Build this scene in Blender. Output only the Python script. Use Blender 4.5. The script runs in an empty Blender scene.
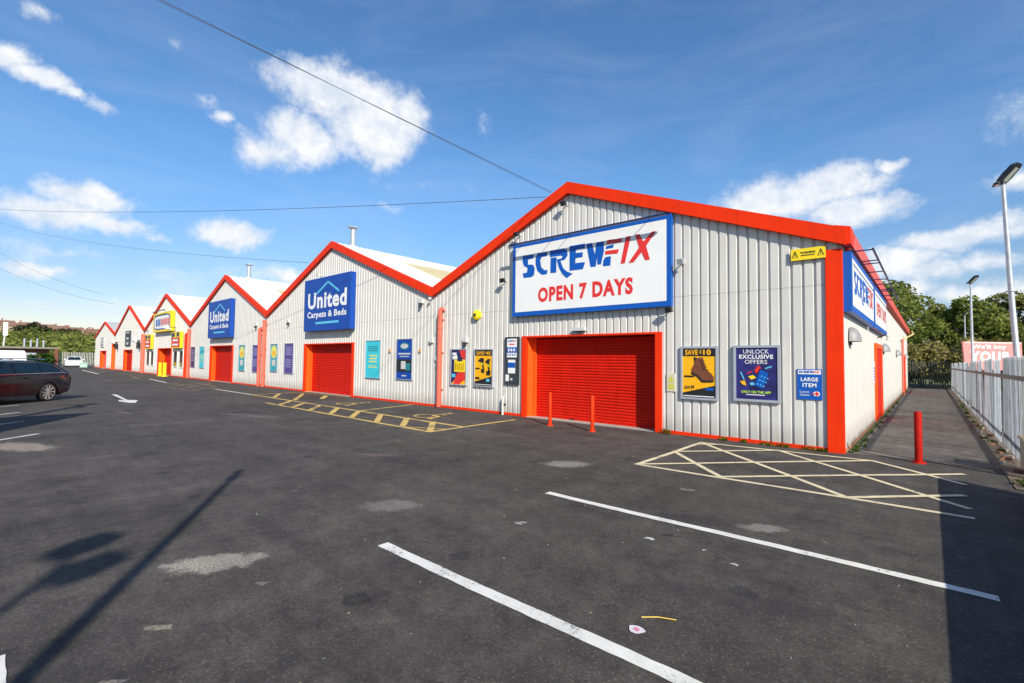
import bpy, bmesh, math, random
import numpy as np
from mathutils import Vector, Matrix
random.seed(7); rng = np.random.default_rng(7)
S = bpy.context.scene
COL = S.collection
R = math.radians

# ------------------------------------------------------------------ materials
MATS = {}
def nodes_of(m):
    m.use_nodes = True
    nt = m.node_tree
    return nt, nt.nodes, nt.links, nt.nodes['Principled BSDF']

def mat(name, col, rough=.5, metal=0, var=.08, scale=3., bump=0., bscale=40., spec=.5, streak=0., coat=0.):
    """plain painted / worn surface: colour with soft noise, optional vertical dirt streaks and fine bump"""
    if name in MATS: return MATS[name]
    m = bpy.data.materials.new(name); nt, N, L, P = nodes_of(m)
    P.inputs['Roughness'].default_value = rough; P.inputs['Metallic'].default_value = metal
    P.inputs['Specular IOR Level'].default_value = spec; P.inputs['Coat Weight'].default_value = coat
    tc = N.new('ShaderNodeTexCoord')
    n1 = N.new('ShaderNodeTexNoise'); n1.inputs['Scale'].default_value = scale; n1.inputs['Detail'].default_value = 5
    L.new(tc.outputs['Object'], n1.inputs['Vector'])
    r = N.new('ShaderNodeMapRange'); r.inputs[1].default_value = .3; r.inputs[2].default_value = .7
    r.inputs[3].default_value = 1-var; r.inputs[4].default_value = 1+var
    L.new(n1.outputs['Fac'], r.inputs[0])
    fac = r.outputs[0]
    if streak:
        mp = N.new('ShaderNodeMapping'); mp.inputs['Scale'].default_value = (5, 5, .35)
        n2 = N.new('ShaderNodeTexNoise'); n2.inputs['Scale'].default_value = 1.6; n2.inputs['Detail'].default_value = 6
        L.new(tc.outputs['Object'], mp.inputs['Vector']); L.new(mp.outputs[0], n2.inputs['Vector'])
        r2 = N.new('ShaderNodeMapRange'); r2.inputs[1].default_value = .42; r2.inputs[2].default_value = .75
        r2.inputs[3].default_value = 1; r2.inputs[4].default_value = 1-streak
        L.new(n2.outputs['Fac'], r2.inputs[0])
        mu = N.new('ShaderNodeMath'); mu.operation = 'MULTIPLY'; L.new(fac, mu.inputs[0]); L.new(r2.outputs[0], mu.inputs[1]); fac = mu.outputs[0]
    vm = N.new('ShaderNodeVectorMath'); vm.operation = 'SCALE'; vm.inputs[0].default_value = col[:3]
    L.new(fac, vm.inputs['Scale']); L.new(vm.outputs[0], P.inputs['Base Color'])
    if bump:
        b = N.new('ShaderNodeBump'); b.inputs['Strength'].default_value = bump; b.inputs['Distance'].default_value = .02
        n3 = N.new('ShaderNodeTexNoise'); n3.inputs['Scale'].default_value = bscale; n3.inputs['Detail'].default_value = 6
        L.new(tc.outputs['Object'], n3.inputs['Vector']); L.new(n3.outputs['Fac'], b.inputs['Height']); L.new(b.outputs[0], P.inputs['Normal'])
    MATS[name] = m
    return m

def ramp(N, L, src, pts):
    r = N.new('ShaderNodeValToRGB'); e = r.color_ramp.elements
    while len(e) < len(pts): e.new(.5)
    for i, (p, c) in enumerate(pts):
        e[i].position = p; e[i].color = (*c, 1) if len(c) == 3 else c
    L.new(src, r.inputs[0]); return r.outputs[0]

def mixc(N, L, fac, a, b, typ='MIX'):
    x = N.new('ShaderNodeMix'); x.data_type = 'RGBA'; x.blend_type = typ
    for s, v in ((x.inputs[0], fac), (x.inputs[6], a), (x.inputs[7], b)):
        if hasattr(v, 'node'): L.new(v, s)
        elif isinstance(v, (int, float)): s.default_value = v
        else: s.default_value = (*v, 1)
    return x.outputs[2]

def mth(N, L, op, a, b=None, c=None, clamp=False):
    x = N.new('ShaderNodeMath'); x.operation = op; x.use_clamp = clamp
    for i, v in enumerate((a, b, c)):
        if v is None: continue
        if hasattr(v, 'node'): L.new(v, x.inputs[i])
        else: x.inputs[i].default_value = v
    return x.outputs[0]

def noise(N, L, vec, scale, detail=5, rough=.5, dist=0):
    n = N.new('ShaderNodeTexNoise'); n.inputs['Scale'].default_value = scale; n.inputs['Detail'].default_value = detail
    n.inputs['Roughness'].default_value = rough; n.inputs['Distortion'].default_value = dist
    L.new(vec, n.inputs['Vector']); return n.outputs['Fac']

def asphalt(name, base, warm, patches=(), pale=0., wear=True):
    m = bpy.data.materials.new(name); nt, N, L, P = nodes_of(m)
    tc = N.new('ShaderNodeTexCoord'); O = tc.outputs['Object']
    n_big = noise(N, L, O, .25, 6, .6); n_mid = noise(N, L, O, 1.8, 8, .65); n_fine = noise(N, L, O, 45, 6, .8)
    c = ramp(N, L, n_big, [(.3, tuple(b*.86 for b in base)), (.7, tuple(b*1.12 for b in warm))])
    c = mixc(N, L, 1.0, c, ramp(N, L, n_mid, [(.25, (.60,)*3), (.5, (1, 1, 1)), (.75, (1.35,)*3)]), 'MULTIPLY')
    c = mixc(N, L, 1.0, c, ramp(N, L, noise(N, L, O, 7, 9, .75), [(.32, (.66,)*3), (.5, (1, 1, 1)), (.7, (1.32,)*3)]), 'MULTIPLY')
    c = mixc(N, L, 1.0, c, ramp(N, L, n_fine, [(.3, (.55,)*3), (.5, (1, 1, 1)), (.72, (1.75,)*3)]), 'MULTIPLY')
    # stone chips showing in the binder
    v = N.new('ShaderNodeTexVoronoi'); v.inputs['Scale'].default_value = 70; L.new(O, v.inputs['Vector'])
    sp = N.new('ShaderNodeSeparateColor'); L.new(v.outputs['Color'], sp.inputs[0])
    chip = mth(N, L, 'MULTIPLY', mth(N, L, 'GREATER_THAN', sp.outputs[0], .86), mth(N, L, 'LESS_THAN', v.outputs['Distance'], .42))
    c = mixc(N, L, mth(N, L, 'MULTIPLY', chip, .42), c, (.2, .185, .165))
    # light scuffs and litter specks
    v2 = N.new('ShaderNodeTexVoronoi'); v2.inputs['Scale'].default_value = 3.1; v2.inputs['Randomness'].default_value = 1
    w = N.new('ShaderNodeVectorMath'); w.operation = 'ADD'
    nn = N.new('ShaderNodeTexNoise'); nn.inputs['Scale'].default_value = 9; nn.inputs['Detail'].default_value = 4; L.new(O, nn.inputs['Vector'])
    sc = N.new('ShaderNodeVectorMath'); sc.operation = 'SCALE'; sc.inputs['Scale'].default_value = .22; L.new(nn.outputs['Color'], sc.inputs[0])
    L.new(O, w.inputs[0]); L.new(sc.outputs[0], w.inputs[1]); L.new(w.outputs[0], v2.inputs['Vector'])
    s2 = N.new('ShaderNodeSeparateColor'); L.new(v2.outputs['Color'], s2.inputs[0])
    spot = mth(N, L, 'MULTIPLY', mth(N, L, 'GREATER_THAN', s2.outputs[0], .80), mth(N, L, 'LESS_THAN', v2.outputs['Distance'], mth(N, L, 'MULTIPLY', s2.outputs[1], .13)))
    c = mixc(N, L, mth(N, L, 'MULTIPLY', spot, .5), c, (.24, .23, .21))
    spot2 = mth(N, L, 'MULTIPLY', mth(N, L, 'LESS_THAN', s2.outputs[0], .12), mth(N, L, 'LESS_THAN', v2.outputs['Distance'], mth(N, L, 'MULTIPLY', s2.outputs[1], .3)))
    c = mixc(N, L, mth(N, L, 'MULTIPLY', spot2, .6), c, (.022, .022, .024))
    # oil-dark drift
    dk = ramp(N, L, noise(N, L, O, .7, 7, .7, .4), [(.52, (1, 1, 1)), (.68, (.62, .62, .64))])
    c = mixc(N, L, 1.0, c, dk, 'MULTIPLY')
    # worn patches: place, half size, strength
    sepx = N.new('ShaderNodeSeparateXYZ'); L.new(w.outputs[0], sepx.inputs[0])
    n_rag = noise(N, L, O, 7, 9, .75)
    for (px, py, rx, ry, st, colr, rot) in patches:
        ca, sa = math.cos(R(rot)), math.sin(R(rot))
        dx = mth(N, L, 'SUBTRACT', sepx.outputs[0], px+.11); dy = mth(N, L, 'SUBTRACT', sepx.outputs[1], py+.11)
        a = mth(N, L, 'ADD', mth(N, L, 'MULTIPLY', dx, ca/rx), mth(N, L, 'MULTIPLY', dy, sa/rx))
        b = mth(N, L, 'SUBTRACT', mth(N, L, 'MULTIPLY', dy, ca/ry), mth(N, L, 'MULTIPLY', dx, sa/ry))
        d = mth(N, L, 'SQRT', mth(N, L, 'ADD', mth(N, L, 'MULTIPLY', a, a), mth(N, L, 'MULTIPLY', b, b)))
        d = mth(N, L, 'ADD', mth(N, L, 'ADD', d, mth(N, L, 'MULTIPLY', mth(N, L, 'SUBTRACT', n_fine, .5), 1.1)), mth(N, L, 'MULTIPLY', mth(N, L, 'SUBTRACT', n_rag, .5), 2.2))
        k = N.new('ShaderNodeMapRange'); k.inputs[1].default_value = 1.15; k.inputs[2].default_value = .75
        k.inputs[3].default_value = 0; k.inputs[4].default_value = st; L.new(d, k.inputs[0])
        pc = mixc(N, L, 1.0, colr, ramp(N, L, noise(N, L, O, 60, 4, .8), [(.35, (.25,)*3), (.5, (.95,)*3), (.65, (1.7,)*3)]), 'MULTIPLY')
        c = mixc(N, L, k.outputs[0], c, pc)
    # hairline cracks, only in some areas
    vc = N.new('ShaderNodeTexVoronoi'); vc.feature = 'DISTANCE_TO_EDGE'; vc.inputs['Scale'].default_value = .55; L.new(w.outputs[0], vc.inputs['Vector'])
    ck = mth(N, L, 'LESS_THAN', vc.outputs['Distance'], mth(N, L, 'MULTIPLY', n_mid, .006))
    ck = mth(N, L, 'MULTIPLY', ck, mth(N, L, 'GREATER_THAN', noise(N, L, O, .35, 3), .52))
    c = mixc(N, L, mth(N, L, 'MULTIPLY', ck, .45), c, (.018, .017, .016))
    # faint tyre polish running along and across the bays
    for sc_ in ((.05, 2.6, 1), (2.2, .06, 1)):
        mp = N.new('ShaderNodeMapping'); mp.inputs['Scale'].default_value = sc_; mp.inputs['Rotation'].default_value = (0, 0, R(8)); L.new(O, mp.inputs[0])
        c = mixc(N, L, 1.0, c, ramp(N, L, noise(N, L, mp.outputs[0], .9, 5, .7), [(.35, (.86,)*3), (.5, (1, 1, 1)), (.68, (1.13,)*3)]), 'MULTIPLY')
    L.new(c, P.inputs['Base Color'])
    P.inputs['Roughness'].default_value = .88; P.inputs['Specular IOR Level'].default_value = .3
    b = N.new('ShaderNodeBump'); b.inputs['Strength'].default_value = .55; b.inputs['Distance'].default_value = .006
    L.new(noise(N, L, O, 90, 5, .8), b.inputs['Height']); L.new(b.outputs[0], P.inputs['Normal'])
    MATS[name] = m; return m

def paintmark(name, col, gap=.42, keep=1.0):
    """road paint worn through to the asphalt by a noise mask"""
    m = bpy.data.materials.new(name); nt, N, L, P = nodes_of(m)
    tc = N.new('ShaderNodeTexCoord'); O = tc.outputs['Object']
    n = noise(N, L, O, 38, 7, .8); n2 = noise(N, L, O, 2.2, 5, .6)
    t = mth(N, L, 'ADD', mth(N, L, 'MULTIPLY', n, .6), mth(N, L, 'MULTIPLY', n2, .5))
    k = N.new('ShaderNodeMapRange'); k.inputs[1].default_value = gap; k.inputs[2].default_value = gap+.07; k.inputs[3].default_value = 0; k.inputs[4].default_value = keep
    L.new(t, k.inputs[0])
    cc = mixc(N, L, 1.0, col, ramp(N, L, noise(N, L, O, 5, 6, .7), [(.3, (.82,)*3), (.65, (1.05,)*3)]), 'MULTIPLY')
    L.new(mixc(N, L, k.outputs[0], (.075, .07, .066), cc), P.inputs['Base Color']); P.inputs['Roughness'].default_value = .75
    MATS[name] = m; return m

def leafmat(name, dark, light, trans=.25, scale=.8, tint=None):
    m = bpy.data.materials.new(name); m.use_nodes = True; nt = m.node_tree; N, L = nt.nodes, nt.links
    N.remove(N['Principled BSDF']); out = N['Material Output']
    tc = N.new('ShaderNodeTexCoord'); g = N.new('ShaderNodeNewGeometry')
    f = mth(N, L, 'ADD', mth(N, L, 'MULTIPLY', noise(N, L, tc.outputs['Object'], scale, 4, .6), .75), mth(N, L, 'MULTIPLY', g.outputs['Random Per Island'], .45))
    c = ramp(N, L, f, [(.35, dark), (.85, light)])
    if tint:
        c = mixc(N, L, mth(N, L, 'GREATER_THAN', g.outputs['Random Per Island'], tint[1]), c, tint[0])
    d = N.new('ShaderNodeBsdfDiffuse'); t = N.new('ShaderNodeBsdfTranslucent'); mx = N.new('ShaderNodeMixShader'); mx.inputs[0].default_value = trans
    L.new(c, d.inputs[0]); L.new(c, t.inputs[0]); L.new(d.outputs[0], mx.inputs[1]); L.new(t.outputs[0], mx.inputs[2]); L.new(mx.outputs[0], out.inputs[0])
    MATS[name] = m; return m

# ------------------------------------------------------------------ object helpers
ORIG = {}
def tag(o, label=None, cat=None, group=None, kind=None):
    if label: o['label'] = label
    if cat: o['category'] = cat
    if group: o['group'] = group
    if kind: o['kind'] = kind
    return o
def thing(name, label, cat, loc=(0, 0, 0), rz=0, group=None):
    o = bpy.data.objects.new(name, None); COL.objects.link(o); o.empty_display_size = .3
    o.location = loc; o.rotation_euler = (0, 0, rz); ORIG[o.name] = Vector(loc)
    return tag(o, label, cat, group)

class MB:
    def __init__(s): s.V = []; s.F = []; s.M = []
    def add(s, vs, fs, mi=0):
        n = len(s.V); s.V += [tuple(v) for v in vs]; s.F += [tuple(i+n for i in f) for f in fs]; s.M += [mi]*len(fs); return s
    def box(s, x0, x1, y0, y1, z0, z1, mi=0):
        v = [(x, y, z) for z in (z0, z1) for y in (y0, y1) for x in (x0, x1)]
        return s.add(v, [(0, 2, 3, 1), (4, 5, 7, 6), (0, 1, 5, 4), (2, 6, 7, 3), (0, 4, 6, 2), (1, 3, 7, 5)], mi)
    def prism(s, poly, ext, mi=0):
        n = len(poly); e = Vector(ext); a = [Vector(p) for p in poly]
        v = a + [p+e for p in a]
        f = [tuple(range(n))[::-1], tuple(range(n, 2*n))] + [(i, (i+1) % n, (i+1) % n+n, i+n) for i in range(n)]
        return s.add(v, f, mi)
    def tube(s, pts, r, n=8, mi=0, caps=True):
        pts = [Vector(p) for p in pts]; rs = r if isinstance(r, (list, tuple)) else [r]*len(pts)
        rings = []; up = None
        for i, p in enumerate(pts):
            d = (pts[min(i+1, len(pts)-1)]-pts[max(i-1, 0)]).normalized()
            if up is None:
                up = Vector((0, 0, 1)) if abs(d.z) < .9 else Vector((1, 0, 0))
            a = d.cross(up).normalized(); b = a.cross(d).normalized(); up = b
            rings.append([p+(a*math.cos(2*math.pi*k/n)+b*math.sin(2*math.pi*k/n))*rs[i] for k in range(n)])
        v = [q for rg in rings for q in rg]; f = []
        for i in range(len(pts)-1):
            for k in range(n):
                f.append((i*n+k, i*n+(k+1) % n, (i+1)*n+(k+1) % n, (i+1)*n+k))
        if caps: f += [tuple(range(n))[::-1], tuple(range((len(pts)-1)*n, len(pts)*n))]
        return s.add(v, f, mi)
    def build(s, name, mats, parent=None, label=None, world=True, smooth=False, bevel=0):
        me = bpy.data.meshes.new(name)
        off = Vector((0, 0, 0))
        if parent is not None and world:
            p = parent
            while p is not None: off = off + Vector(p.location); p = p.parent
        me.from_pydata([tuple(Vector(v)-off) for v in s.V], [], s.F)
        for m in (mats if isinstance(mats, (list, tuple)) else [mats]): me.materials.append(m)
        me.polygons.foreach_set('material_index', s.M); me.update()
        bm = bmesh.new(); bm.from_mesh(me)
        bmesh.ops.recalc_face_normals(bm, faces=bm.faces)
        bm.to_mesh(me); bm.free()
        if smooth:
            me.polygons.foreach_set('use_smooth', [True]*len(me.polygons))
            try: me.set_sharp_from_angle(angle=R(40))
            except Exception: pass
        o = bpy.data.objects.new(name, me); COL.objects.link(o)
        if parent is not None: o.parent = parent
        if bevel:
            b = o.modifiers.new('bevel', 'BEVEL'); b.width = bevel; b.segments = 2; b.limit_method = 'ANGLE'; b.angle_limit = R(35)
        if label: o['label'] = label
        return o

def leafcloud(name, m, parent, blobs, n, size, label=None, world=True, flat=0.):
    """many small leaf quads spread over and through the given blobs (x,y,z,rx,ry,rz)"""
    B = np.array(blobs, float); vol = (B[:, 3]*B[:, 4]*B[:, 5])**(2/3); idx = rng.choice(len(B), n, p=vol/vol.sum())
    d = rng.normal(size=(n, 3)); d /= np.linalg.norm(d, axis=1)[:, None]
    rad = rng.uniform(.0, 1., n)**.33
    rad = np.where(rng.random(n) < .7, .78+.3*rng.random(n), rad)
    c = B[idx, :3]+d*B[idx, 3:]*rad[:, None]
    a = rng.normal(size=(n, 3)); a[:, 2] *= .6; a /= np.linalg.norm(a, axis=1)[:, None]
    t = rng.normal(size=(n, 3)); b = np.cross(a, t); b /= np.linalg.norm(b, axis=1)[:, None]
    sz = size*rng.uniform(.6, 1.3, n)[:, None]
    q = np.stack([c-a*sz-b*sz*.1, c-b*sz*.55, c+a*sz, c+b*sz*.55+a*sz*.1], 1).reshape(-1, 3)
    off = np.zeros(3)
    if parent is not None and world:
        off = np.array(parent.location)
    me = bpy.data.meshes.new(name); me.vertices.add(4*n); me.vertices.foreach_set('co', (q-off).ravel())
    me.loops.add(4*n); me.loops.foreach_set('vertex_index', np.arange(4*n, dtype=np.int32))
    me.polygons.add(n); me.polygons.foreach_set('loop_start', np.arange(0, 4*n, 4, dtype=np.int32))
    me.update(calc_edges=True); me.validate(); me.materials.append(m)
    o = bpy.data.objects.new(name, me); COL.objects.link(o)
    if parent is not None: o.parent = parent
    if label: o['label'] = label
    return o

class Pl:
    """a drawing plane standing in the scene (a sign face): u right, v up, k = layer in front"""
    def __init__(s, O, U, V, N): s.O, s.U, s.V, s.N = map(Vector, (O, U, V, N))
    def p(s, u, v, k=0): return s.O+s.U*u+s.V*v+s.N*(k*.004)
    def poly(s, mb, pts, k, mi=0): mb.add([s.p(u, v, k) for u, v in pts], [tuple(range(len(pts)))], mi)
    def rect(s, mb, u0, u1, v0, v1, k, mi=0): s.poly(mb, [(u0, v0), (u1, v0), (u1, v1), (u0, v1)], k, mi)
    def ell(s, mb, u, v, ru, rv, k, mi=0, n=28, e=2.):
        pts = []
        for i in range(n):
            a = 2*math.pi*i/n; ca, sa = math.cos(a), math.sin(a)
            pts.append((u+ru*math.copysign(abs(ca)**(2/e), ca), v+rv*math.copysign(abs(sa)**(2/e), sa)))
        s.poly(mb, pts, k, mi)
    def stroke(s, mb, pts, w, k, mi=0):
        for (a, b) in zip(pts[:-1], pts[1:]):
            dx, dy = b[0]-a[0], b[1]-a[1]; l = math.hypot(dx, dy) or 1; nx, ny = -dy/l*w/2, dx/l*w/2; ex, ey = dx/l*w*.25, dy/l*w*.25
            s.poly(mb, [(a[0]-nx-ex, a[1]-ny-ey), (b[0]-nx+ex, b[1]-ny+ey), (b[0]+nx+ex, b[1]+ny+ey), (a[0]+nx-ex, a[1]+ny-ey)], k, mi)
    def text(s, mb, txt, u0, u1, v0, v1, k, mi=0, bold=0., shear=0.):
        vs, fs = glyphs(txt, bold)
        x0, x1 = vs[:, 0].min(), vs[:, 0].max(); y0, y1 = vs[:, 1].min(), vs[:, 1].max()
        out = []
        for x, y in vs:
            v = v0+(y-y0)/(y1-y0)*(v1-v0); u = u0+(x-x0)/(x1-x0)*(u1-u0)+shear*(v-v0)
            out.append(s.p(u, v, k))
        mb.add(out, fs, mi)
GC = {}
def glyphs(txt, bold):
    if (txt, bold) in GC: return GC[(txt, bold)]
    cu = bpy.data.curves.new('lettering', 'FONT'); cu.body = txt; cu.offset = bold; cu.resolution_u = 3; cu.space_character = 1+bold*3
    ob = bpy.data.objects.new('lettering', cu); COL.objects.link(ob)
    dg = bpy.context.evaluated_depsgraph_get()
    me = bpy.data.meshes.new_from_object(ob.evaluated_get(dg))
    vs = np.array([(v.co.x, v.co.y) for v in me.vertices]); fs = [tuple(p.vertices) for p in me.polygons]
    bpy.data.objects.remove(ob); bpy.data.curves.remove(cu); bpy.data.meshes.remove(me)
    GC[(txt, bold)] = (vs, fs); return vs, fs

def weathered(m, lap=None):
    """adds splash dirt near the ground, a sheet overlap line and rows of fixings to a wall material"""
    nt, N, L, P = nodes_of(m); src = P.inputs['Base Color'].links[0].from_socket
    g = N.new('ShaderNodeNewGeometry'); sp = N.new('ShaderNodeSeparateXYZ'); L.new(g.outputs['Position'], sp.inputs[0])
    n = noise(N, L, g.outputs['Position'], 2.4, 7, .7)
    k = N.new('ShaderNodeMapRange'); k.inputs[1].default_value = .5; k.inputs[2].default_value = .05; k.inputs[3].default_value = 0; k.inputs[4].default_value = 1
    L.new(sp.outputs[2], k.inputs[0])
    f = mth(N, L, 'MULTIPLY', k.outputs[0], mth(N, L, 'MULTIPLY', n, 1.1), clamp=True)
    c = mixc(N, L, f, src, (.26, .23, .19))
    mp = N.new('ShaderNodeMapping'); mp.inputs['Scale'].default_value = (7, 7, .5); L.new(g.outputs['Position'], mp.inputs[0])
    r = noise(N, L, mp.outputs[0], 1.3, 8, .75)
    k2 = N.new('ShaderNodeMapRange'); k2.inputs[1].default_value = .62; k2.inputs[2].default_value = .8; k2.inputs[3].default_value = 0; k2.inputs[4].default_value = .45; L.new(r, k2.inputs[0])
    c = mixc(N, L, k2.outputs[0], c, (.33, .30, .25))
    if lap:
        d = mth(N, L, 'LESS_THAN', mth(N, L, 'ABSOLUTE', mth(N, L, 'SUBTRACT', sp.outputs[2], lap)), .006)
        c = mixc(N, L, mth(N, L, 'MULTIPLY', d, .55), c, (.16, .15, .14))
    L.new(c, P.inputs['Base Color'])
# ------------------------------------------------------------------ palette
CLAD = mat('grey_cladding', (.60, .585, .55), .42, 0, .04, 2., 0, spec=.4, streak=.10)
CREAM = mat('cream_cladding', (.60, .585, .54), .5, 0, .04, 1.5, 0, spec=.4, streak=.08)
ROOF = mat('white_roof_sheet', (.74, .73, .69), .5, 0, .05, 1.2, streak=.05)
ROOFG = mat('weathered_roof_sheet', (.42, .42, .41), .6, 0, .1, 1.2)
SKYL = mat('yellowed_skylight_sheet', (.50, .43, .24), .45, 0, .1, 3.)
RED = mat('red_trim_paint', (.76, .034, .004), .5, 0, .06, 2., spec=.12, streak=.12)
SHUT = mat('red_shutter_paint', (.56, .014, .005), .5, 0, .06, 4., spec=.12, streak=.14)
ORNG = mat('orange_red_frame_paint', (.88, .10, .012), .42, 0, .06, 3., spec=.12, streak=.1)
PINKP = mat('faded_red_pipe_paint', (.68, .12, .07), .55, 0, .1, 4.)
REDF = mat('faded_red_fascia', (.60, .085, .06), .5, 0, .12, 3.)
BLUE = mat('sign_blue', (.0, .085, .42), .45, 0, .03, 2.)
NAVY = mat('navy_sign', (.0, .052, .33), .45, 0, .03, 2.)
DNAVY = mat('dark_navy_print', (.015, .018, .09), .35, 0, .03, 2.)
WHITE = mat('sign_white', (.78, .78, .77), .4, 0, .03, 2.)
SRED = mat('sign_red', (.70, .03, .025), .4, 0, .03, 2.)
LBLUE = mat('light_blue_print', (.10, .50, .72), .4, 0, .03, 2.)
YEL = mat('sign_yellow', (.85, .62, .01), .4, 0, .03, 2.)
ORY = mat('amber_print', (.86, .42, .005), .4, 0, .05, 4.)
BLK = mat('black_print', (.015, .015, .017), .4, 0, .03, 2.)
TEAL = mat('teal_print', (.03, .33, .40), .4, 0, .05, 4.)
PURP = mat('purple_print', (.08, .05, .24), .4, 0, .05, 4.)
GRN = mat('lime_print', (.45, .75, .03), .4, 0, .05, 4.)
ALU = mat('aluminium_frame', (.42, .45, .50), .4, .3, .05, 4.)
GALV = mat('galvanised_steel', (.40, .43, .46), .5, .35, .12, 6., 0)
PAL = [mat('weathered_pale_steel_%s' % n_, c_, .6, 0, .18, 5., 0, spec=.3, streak=.35) for n_, c_ in (('light', (.42, .46, .50)), ('mid', (.32, .35, .385)), ('dull', (.20, .22, .245)), ('warm', (.29, .30, .31)))]
DGREY = mat('charcoal_board', (.035, .042, .05), .5, 0, .05, 4.)
BROWN = mat('brown_leather', (.16, .05, .02), .6, 0, .3, 20.)
LIGHTG = mat('pale_grey_plastic', (.55, .55, .53), .5, 0, .05, 4.)
BLKM = mat('black_metal', (.02, .022, .026), .35, 0, .05, 4.)
GLASS = mat('dark_window_glass', (.03, .04, .05), .08, 0, .05, 2., spec=.8)
CARP = mat('dark_plum_car_paint', (.006, .004, .007), .2, 0, .03, 2., spec=.4, coat=.3)
CARG = mat('tinted_car_glass', (.004, .012, .014), .05, 0, .02, 2., spec=.9)
CHROME = mat('chrome', (.75, .75, .75), .15, 1, .02, 2.)
ALLOY = mat('alloy_rim', (.62, .60, .57), .3, .5, .05, 8.)
TYRE = mat('tyre_rubber', (.022, .02, .019), .8, 0, .1, 20.)
TAIL = mat('tail_lamp_red', (.55, .05, .02), .15, 0, .03, 3., coat=.6)
VANW = mat('white_vehicle_paint', (.75, .76, .76), .25, 0, .03, 2., coat=.4)
BRICK = mat('brown_brick', (.24, .11, .065), .8, 0, .2, 3., .3, 30.)
TILE = mat('terracotta_roof_tile', (.21, .115, .08), .8, 0, .2, .6)
RENDER = mat('pale_render', (.55, .50, .43), .8, 0, .08, .5)
CONC = mat('pale_concrete', (.33, .31, .28), .8, 0, .12, 4., .3, 40.)
WOOD = mat('weathered_wood', (.20, .15, .10), .8, 0, .2, 8., .3, 30.)
BARK = mat('bark', (.07, .05, .035), .9, 0, .25, 6., .5, 20.)
BOLR = mat('red_bollard_paint', (.66, .035, .004), .55, 0, .06, 6., spec=.12)
CABLE = mat('cable_black', (.05, .055, .065), .7)
PLATE = mat('number_plate_yellow', (.75, .55, .05), .4)
DIRT = mat('bare_verge_soil', (.13, .10, .07), .95, 0, .35, 9., .8, 30.)
GRASSD = mat('rough_grass_ground', (.10, .12, .045), .95, 0, .35, .3, .5, 5.)
BBPINK = mat('billboard_pink_red', (.72, .24, .22), .6, 0, .06, 2.)

weathered(CLAD, 3.18); weathered(CREAM)
D = 10.74; X0 = -1.22
XS = [-1.22, -13.24, -27.82, -42.13, -56.9, -71.71, -85.49]
RX = [-7.42, -20.58, -34.69, -49.48, -64.34, -78.62]
RZ = [6.61, 7.05, 7.05, 7.05, 7.05, 5.94]
EZ = 4.2; DEPTH = 34.1

# ------------------------------------------------------------------ ground
def sheet(name, pts, z, m, kind='structure', label=None):
    mb = MB(); mb.add([(x, y, z) for x, y in pts], [tuple(range(len(pts)))]); o = mb.build(name, m); o['kind'] = kind
    if label: o['label'] = label
    return o
sheet('ground', [(-1500, -1500), (1500, -1500), (1500, 1500), (-1500, 1500)], -.03, GRASSD)
ASP = asphalt('car_park_asphalt', (.052, .047, .042), (.064, .057, .051), patches=[
    (-4.41, 6.33, .36, .22, .75, (.25, .235, .21), 42), (-4.58, 3.17, .32, .2, .5, (.22, .21, .19), 45), (-4.32, 1.33, .36, .17, .9, (.27, .25, .21), 58),
    (-4.50, 1.12, .12, .05, .8, (.26, .24, .2), 58), (-12.2, .6, .75, .3, .85, (.28, .24, .20), 20), (-1.3, 5.3, .24, .12, .6, (.25, .235, .21), 35), (-3.55, .78, .07, .035, .6, (.3, .26, .2), 50),
    (-2.0, 4.23, .05, .035, .9, (.5, .5, .5), 30), (-1.24, 4.19, .05, .03, .9, (.45, .45, .44), 30), (-1.51, 4.33, .03, .02, .8, (.45, .45, .44), 30), (-3.15, 3.73, .05, .03, .7, (.45, .45, .44), 30), (-1.87, 4.45, .10, .04, .8, (.02, .02, .02), 35), (-3.13, .52, .08, .03, .6, (.3, .28, .25), 60), (-2.4, 6.2, .1, .04, .5, (.3, .28, .25), 30),
    (-14.5, 5.2, 1.2, .25, .3, (.2, .18, .16), 20), (-17.6, 2.9, .5, .12, .35, (.2, .17, .15), 10), (-8., 7.9, 1.6, .1, .25, (.18, .16, .14), 0), (-7.2, 4.6, .3, .1, .5, (.2, .14, .11), 30),
    (-1.9, 5.0, .5, .2, .55, (.03, .029, .028), 30), (-1.0, 3.6, .7, .16, .45, (.032, .03, .029), 20), (-2.3, 1.7, .6, .3, .35, (.034, .032, .03), 70), (-6.2, 6.9, .8, .25, .3, (.035, .033, .031), 10), (-.9, 6.6, .6, .2, .4, (.033, .031, .03), 15)])
sheet('car_park', [(-92, -70), (.95, -70), (.95, 10.9), (-92, 10.9)], 0, ASP)
sheet('service_yard', [(-112, -70), (-92, -70), (-92, 60), (-112, 60)], 0, asphalt('yard_asphalt', (.06, .055, .052), (.07, .063, .058)))
PATHM = asphalt('path_asphalt', (.135, .118, .10), (.15, .13, .11))
sheet('path', [(-1.1, 10.9), (.80, 10.9), (.82, 46.2), (-1.1, 46.2)], .004, PATHM)
sheet('verge', [(.84, 9.3), (1.5, 9.3), (1.5, 46.2), (.86, 46.2)], .012, DIRT)
sheet('neighbouring_yard', [(1.5, 9.3), (40, 9.3), (40, 46), (1.5, 46)], -.01, asphalt('neighbour_asphalt', (.06, .056, .052), (.07, .065, .06)))
mb = MB()
for i in range(38): mb.box(.80, .84, 10.95+i*.93, 10.95+i*.93+.91, -.02, .012)
tag(mb.build('kerb', DIRT), kind='structure')

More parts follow.
